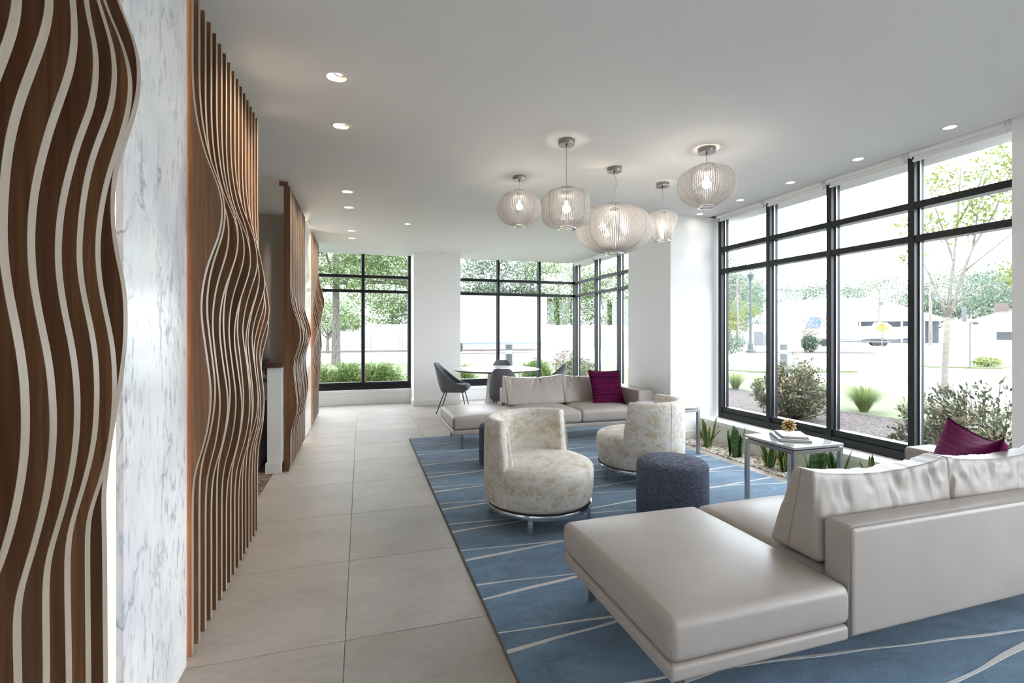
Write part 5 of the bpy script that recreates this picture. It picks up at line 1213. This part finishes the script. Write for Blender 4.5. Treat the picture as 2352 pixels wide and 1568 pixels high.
MB().lathe([(0, 4.9), (0.1, 4.9), (0.2, 5.25), (0.24, 5.3), (0.05, 5.55), (0, 5.6)], 14).build('lantern', M['bollard'], lp)
gs = empty('sign_board', (26.8, 27.6, GZ), 'grey square sign board beside the street lamp', 'sign')
MB().box(-0.40, 0.40, -0.03, 0.03, 0.45, 1.45).build('board', M['ext_grey'], gs)
for sx in (-0.3, 0.3): MB().box(sx - 0.03, sx + 0.03, -0.02, 0.02, 0, 0.45).build('leg', M['ext_grey'], gs)
gs.rotation_euler = (0, 0, -0.78)
def facing(x, y): return math.atan2(y, x) - PI / 2
# open-sided storage shed
A = (66.0, 53.5); sh = empty('storage_shed', (A[0], A[1], GZ - 0.06), 'large white metal shed with sloping roof and dark open bays', 'building', facing(*A))
W2 = 11.6
rf = MB().add([(-W2, -5, 2.9), (W2, -5, 2.9), (W2, 6, 2.9), (-W2, 6, 2.9), (-W2 + 4.6, 0.5, 6.3), (W2 - 7.4, 0.5, 6.3)], [(0, 1, 5, 4), (1, 2, 5), (2, 3, 4, 5), (3, 0, 4), (0, 3, 2, 1)]); rf.build('roof', M['ext_white'], sh)
MB().box(-W2 + 0.3, 2.2, -4.6, 5.6, 0, 2.9).build('wall', M['ext_white'], sh); MB().box(2.2, W2 - 0.3, 2.0, 5.6, 0, 2.9).build('back_wall', M['ext_pale'], sh)
for i in range(5): MB().box(2.4 + i * 2.2 - 0.1, 2.4 + i * 2.2 + 0.1, -4.7, -4.5, 0, 2.9).build('post', M['ext_white'], sh)
# boats on trailers
def boat(x, y, L, label, cabin, rz):
    r = empty('motor_boat', (x, y, GZ - 0.06), label, 'boat', facing(x, y) + rz, group='white motor boats on trailers'); n = 12; V = []; 
    for i in range(n + 1):
        t = i / n; hw = L * 0.17 * (1 - max(0, t - 0.35) ** 2.2 * 2.58) if t < 1 else 0.01; hw = max(hw, 0.01); xx = -L / 2 + L * t; keel = 0.65 + 0.75 * max(0, t - 0.55) ** 2 * 3.0; sheer = 1.75 + 0.35 * t
        V += [(xx, -hw, sheer), (xx, -hw * 0.8, keel + (sheer - keel) * 0.35), (xx, 0, keel), (xx, hw * 0.8, keel + (sheer - keel) * 0.35), (xx, hw, sheer)]
    Fc = []
    for i in range(n):
        a, b = 5 * i, 5 * i + 5; Fc += [(a + j, a + j + 1, b + j + 1, b + j) for j in range(4)] + [(a + 4, a, b, b + 4)]
    Fc.append((0, 1, 2, 3, 4)); MB().add(V, Fc).build('hull', M['ext_white'], r, smooth=False)
    MB().add([(-L * .25, -L * .10, 1.8), (L * .12, -L * .09, 1.85), (L * .12, L * .09, 1.85), (-L * .25, L * .10, 1.8), (-L * .2, -L * .08, 2.45), (L * .0, -L * .07, 2.45), (L * .0, L * .07, 2.45), (-L * .2, L * .08, 2.45)], [(4, 5, 6, 7), (0, 1, 5, 4), (1, 2, 6, 5), (2, 3, 7, 6), (3, 0, 4, 7)]).build('cabin', M['ext_white'], r)
    if cabin:
        MB().add([(-L * .45, -L * .12, 1.8), (-L * .27, -L * .11, 1.8), (-L * .22, -L * .1, 3.0), (-L * .38, -L * .1, 3.05), (-L * .45, L * .12, 1.8), (-L * .27, L * .11, 1.8), (-L * .22, L * .1, 3.0), (-L * .38, L * .1, 3.05)], [(0, 1, 2, 3), (7, 6, 5, 4), (3, 2, 6, 7), (0, 3, 7, 4)]).build('canvas_top', M['ext_blue'], r)
    MB().bar((-L * .4, 0, 0.55), (L * .6, 0, 0.50), 0.5, 0.12).build('trailer', M['ext_grey'], r)
    for s in (-1, 1):
        for wx in (-L * 0.2, -L * 0.08): MB().tube([(wx, s * 0.75, 0.34), (wx, s * 0.95, 0.34)], 0.34, 14).build('wheel', M['rubber'], r)
boat(46.6, 37.6, 6.8, 'white motor boat with blue canvas top behind the round bush', True, 0.0); boat(52.5, 37.2, 5.0, 'smaller white boat near the yellow sign', False, 0.2)
# yellow diamond sign
ys_ = empty('warning_sign', (45.2, 32.4, GZ - 0.06), 'yellow diamond warning sign with traffic light symbol', 'sign', facing(45.2, 32.4))
MB().box(-0.05, 0.05, 0.02, 0.08, 0, 1.5).build('post', M['ext_grey'], ys_)
s_ = 0.52; MB().add([(0, 0, 1.85 - s_), (s_, 0, 1.85), (0, 0, 1.85 + s_), (-s_, 0, 1.85), (0, 0.02, 1.85 - s_), (s_, 0.02, 1.85), (0, 0.02, 1.85 + s_), (-s_, 0.02, 1.85)], [(0, 1, 2, 3), (7, 6, 5, 4), (0, 4, 5, 1), (1, 5, 6, 2), (2, 6, 7, 3), (3, 7, 4, 0)]).build('plate', M['ext_yellow'], ys_)
for dz, mt in ((0.2, 'ext_red'), (0.0, 'ext_yellow'), (-0.2, 'ext_green')): MB().tube([(0, -0.03, 1.85 + dz), (0, -0.002, 1.85 + dz)], 0.095, 16).build('signal_dot', M[mt], ys_)
# utility poles and wires
def upole(x, y, h, label):
    r = empty('utility_pole', (x, y, GZ - 0.06), label, 'pole', facing(x, y), group='wooden utility poles')
    MB().lathe([(0, 0), (0.17, 0), (0.12, h), (0, h)], 12).build('shaft', M['pole'], r); MB().box(-1.0, 1.0, -0.06, 0.06, h - 0.9, h - 0.78).build('crossarm', M['pole'], r)
    MB().lathe([(0, h - 1.6), (0.22, h - 1.6), (0.22, h - 1.1), (0, h - 1.1)], 12, (0.28, 0, 0)).build('transformer', M['ext_grey'], r)
upole(57.5, 36.2, 6.6, 'wooden utility pole left of the young tree'); upole(45.0, 50.0, 8.2, 'pale utility pole in the first window bay'); upole(62.5, 45.2, 6.4, 'utility pole in front of the white shed roof')
for i, dz in enumerate((0.0, -0.5)):
    a, b, c = Vector((62.5, 45.2, 6.0 + dz)), Vector((57.5, 36.2, 5.9 + dz)), Vector((52, 16, 5.9 + dz)); pts = []
    for p, q in ((a, b), (b, c)): pts += [p + (q - p) * t + Vector((0, 0, -0.5 * 4 * t * (1 - t) * 0.6)) for t in [j / 8 for j in range(8)]]
    MB().tube(pts + [c], 0.02, 5).build('power_line', M['ext_grey'], None, label=('upper' if i == 0 else 'lower') + ' power line crossing behind the young tree', cat='cable', group='power lines')
# low shops on the right
B = (72.3, 40.0); sb = empty('low_building', (B[0], B[1], GZ - 0.06), 'long low white building with tan parapet behind the young tree', 'building', facing(*B))
MB().box(-3.2, 4.6, -1, 4, 0, 2.5).build('wall', M['ext_white'], sb); MB().box(-3.3, 4.7, -1.15, 4.1, 2.5, 3.05).build('parapet', M['ext_fence'], sb); MB().box(-3.3, 4.7, -1.2, -1.12, 2.24, 2.30).build('stripe', M['ext_pale'], sb)
Cc = (50.5, 27.0); cb = empty('shop_building', (Cc[0], Cc[1], GZ - 0.06), 'white shop with tan roof, chimney and dark window', 'building', facing(*Cc))
MB().box(-2.0, 8, 0, 6, 0, 2.05).build('wall', M['ext_white'], cb); MB().add([(-2.6, -0.6, 2.05), (8.5, -0.6, 2.05), (8.5, 6.5, 2.05), (-2.6, 6.5, 2.05), (0.9, 3, 3.5), (6, 3, 3.5)], [(0, 1, 5, 4), (1, 2, 5), (2, 3, 4, 5), (3, 0, 4), (0, 3, 2, 1)]).build('roof', M['ext_roof'], cb)
MB().box(0.0, 0.85, 2.4, 3.2, 2.6, 3.95).build('chimney', M['ext_roof'], cb); MB().lathe([(0, 2.4), (0.14, 2.4), (0.14, 3.7), (0, 3.7)], 10, (-1.9, 1.2, 0)).build('flue', M['ext_grey'], cb)
wn = MB().box(0.05, 1.25, -0.06, -0.01, 0.75, 1.55).build('window', M['trim'], cb); MB().box(0.12, 1.18, -0.08, -0.05, 0.82, 1.48).build('pane', M['ext_dark'], wn)
MB().box(-2.6, 8.5, -0.66, -0.58, 1.95, 2.04).build('fascia', M['ext_pale'], cb)
sp = empty('sign_post', (23.4, 13.3, GZ), 'thin grey post with lamp head on the traffic island', 'lamp post', facing(23.4, 13.3))
MB().lathe([(0, 0), (0.035, 0), (0.03, 1.82), (0, 1.82)], 8).build('post', M['ext_grey'], sp); MB().lathe([(0, 1.72), (0.05, 1.72), (0.11, 1.78), (0.06, 1.84), (0, 1.85)], 10, (0.16, 0, 0)).build('lamp_head', M['ext_dark'], sp); MB().bar((0, 0, 1.8), (0.16, 0, 1.8), 0.02, 0.02).build('arm', M['ext_grey'], sp)
go = empty('garden_ornament', (15.8, 13.0, GZ), 'small red and blue pinwheel on a dark stake', 'pinwheel', facing(15.8, 13.0))
MB().tube([(0, 0, 0), (0, 0, 0.62)], 0.014, 6).build('stake', M['ext_dark'], go)
for i in range(6):
    a = i * PI / 3; MB().add([(0, 0.0, 0.62), (0.16 * math.cos(a), -0.01, 0.62 + 0.16 * math.sin(a)), (0.17 * math.cos(a + 0.6), -0.05, 0.62 + 0.17 * math.sin(a + 0.6)), (0.0, -0.02, 0.64)], [(0, 1, 2), (0, 2, 3), (1, 3, 2), (0, 3, 1)]).build('vane', M['ext_red'] if math.cos(a) < 0.1 else M['ext_blue'], go)
for i, (x, y) in enumerate(((20.5, 24.5), (16.2, 11.9))): MB().lathe([(0, 0), (0.05, 0), (0.05, 0.42), (0.0, 0.45)], 10, (x, y, GZ - 0.02)).build('marker_post', M['ext_white'], None, label='low white marker post beyond the lawn' if i == 0 else 'low white marker post behind the bronze shrub', cat='post')
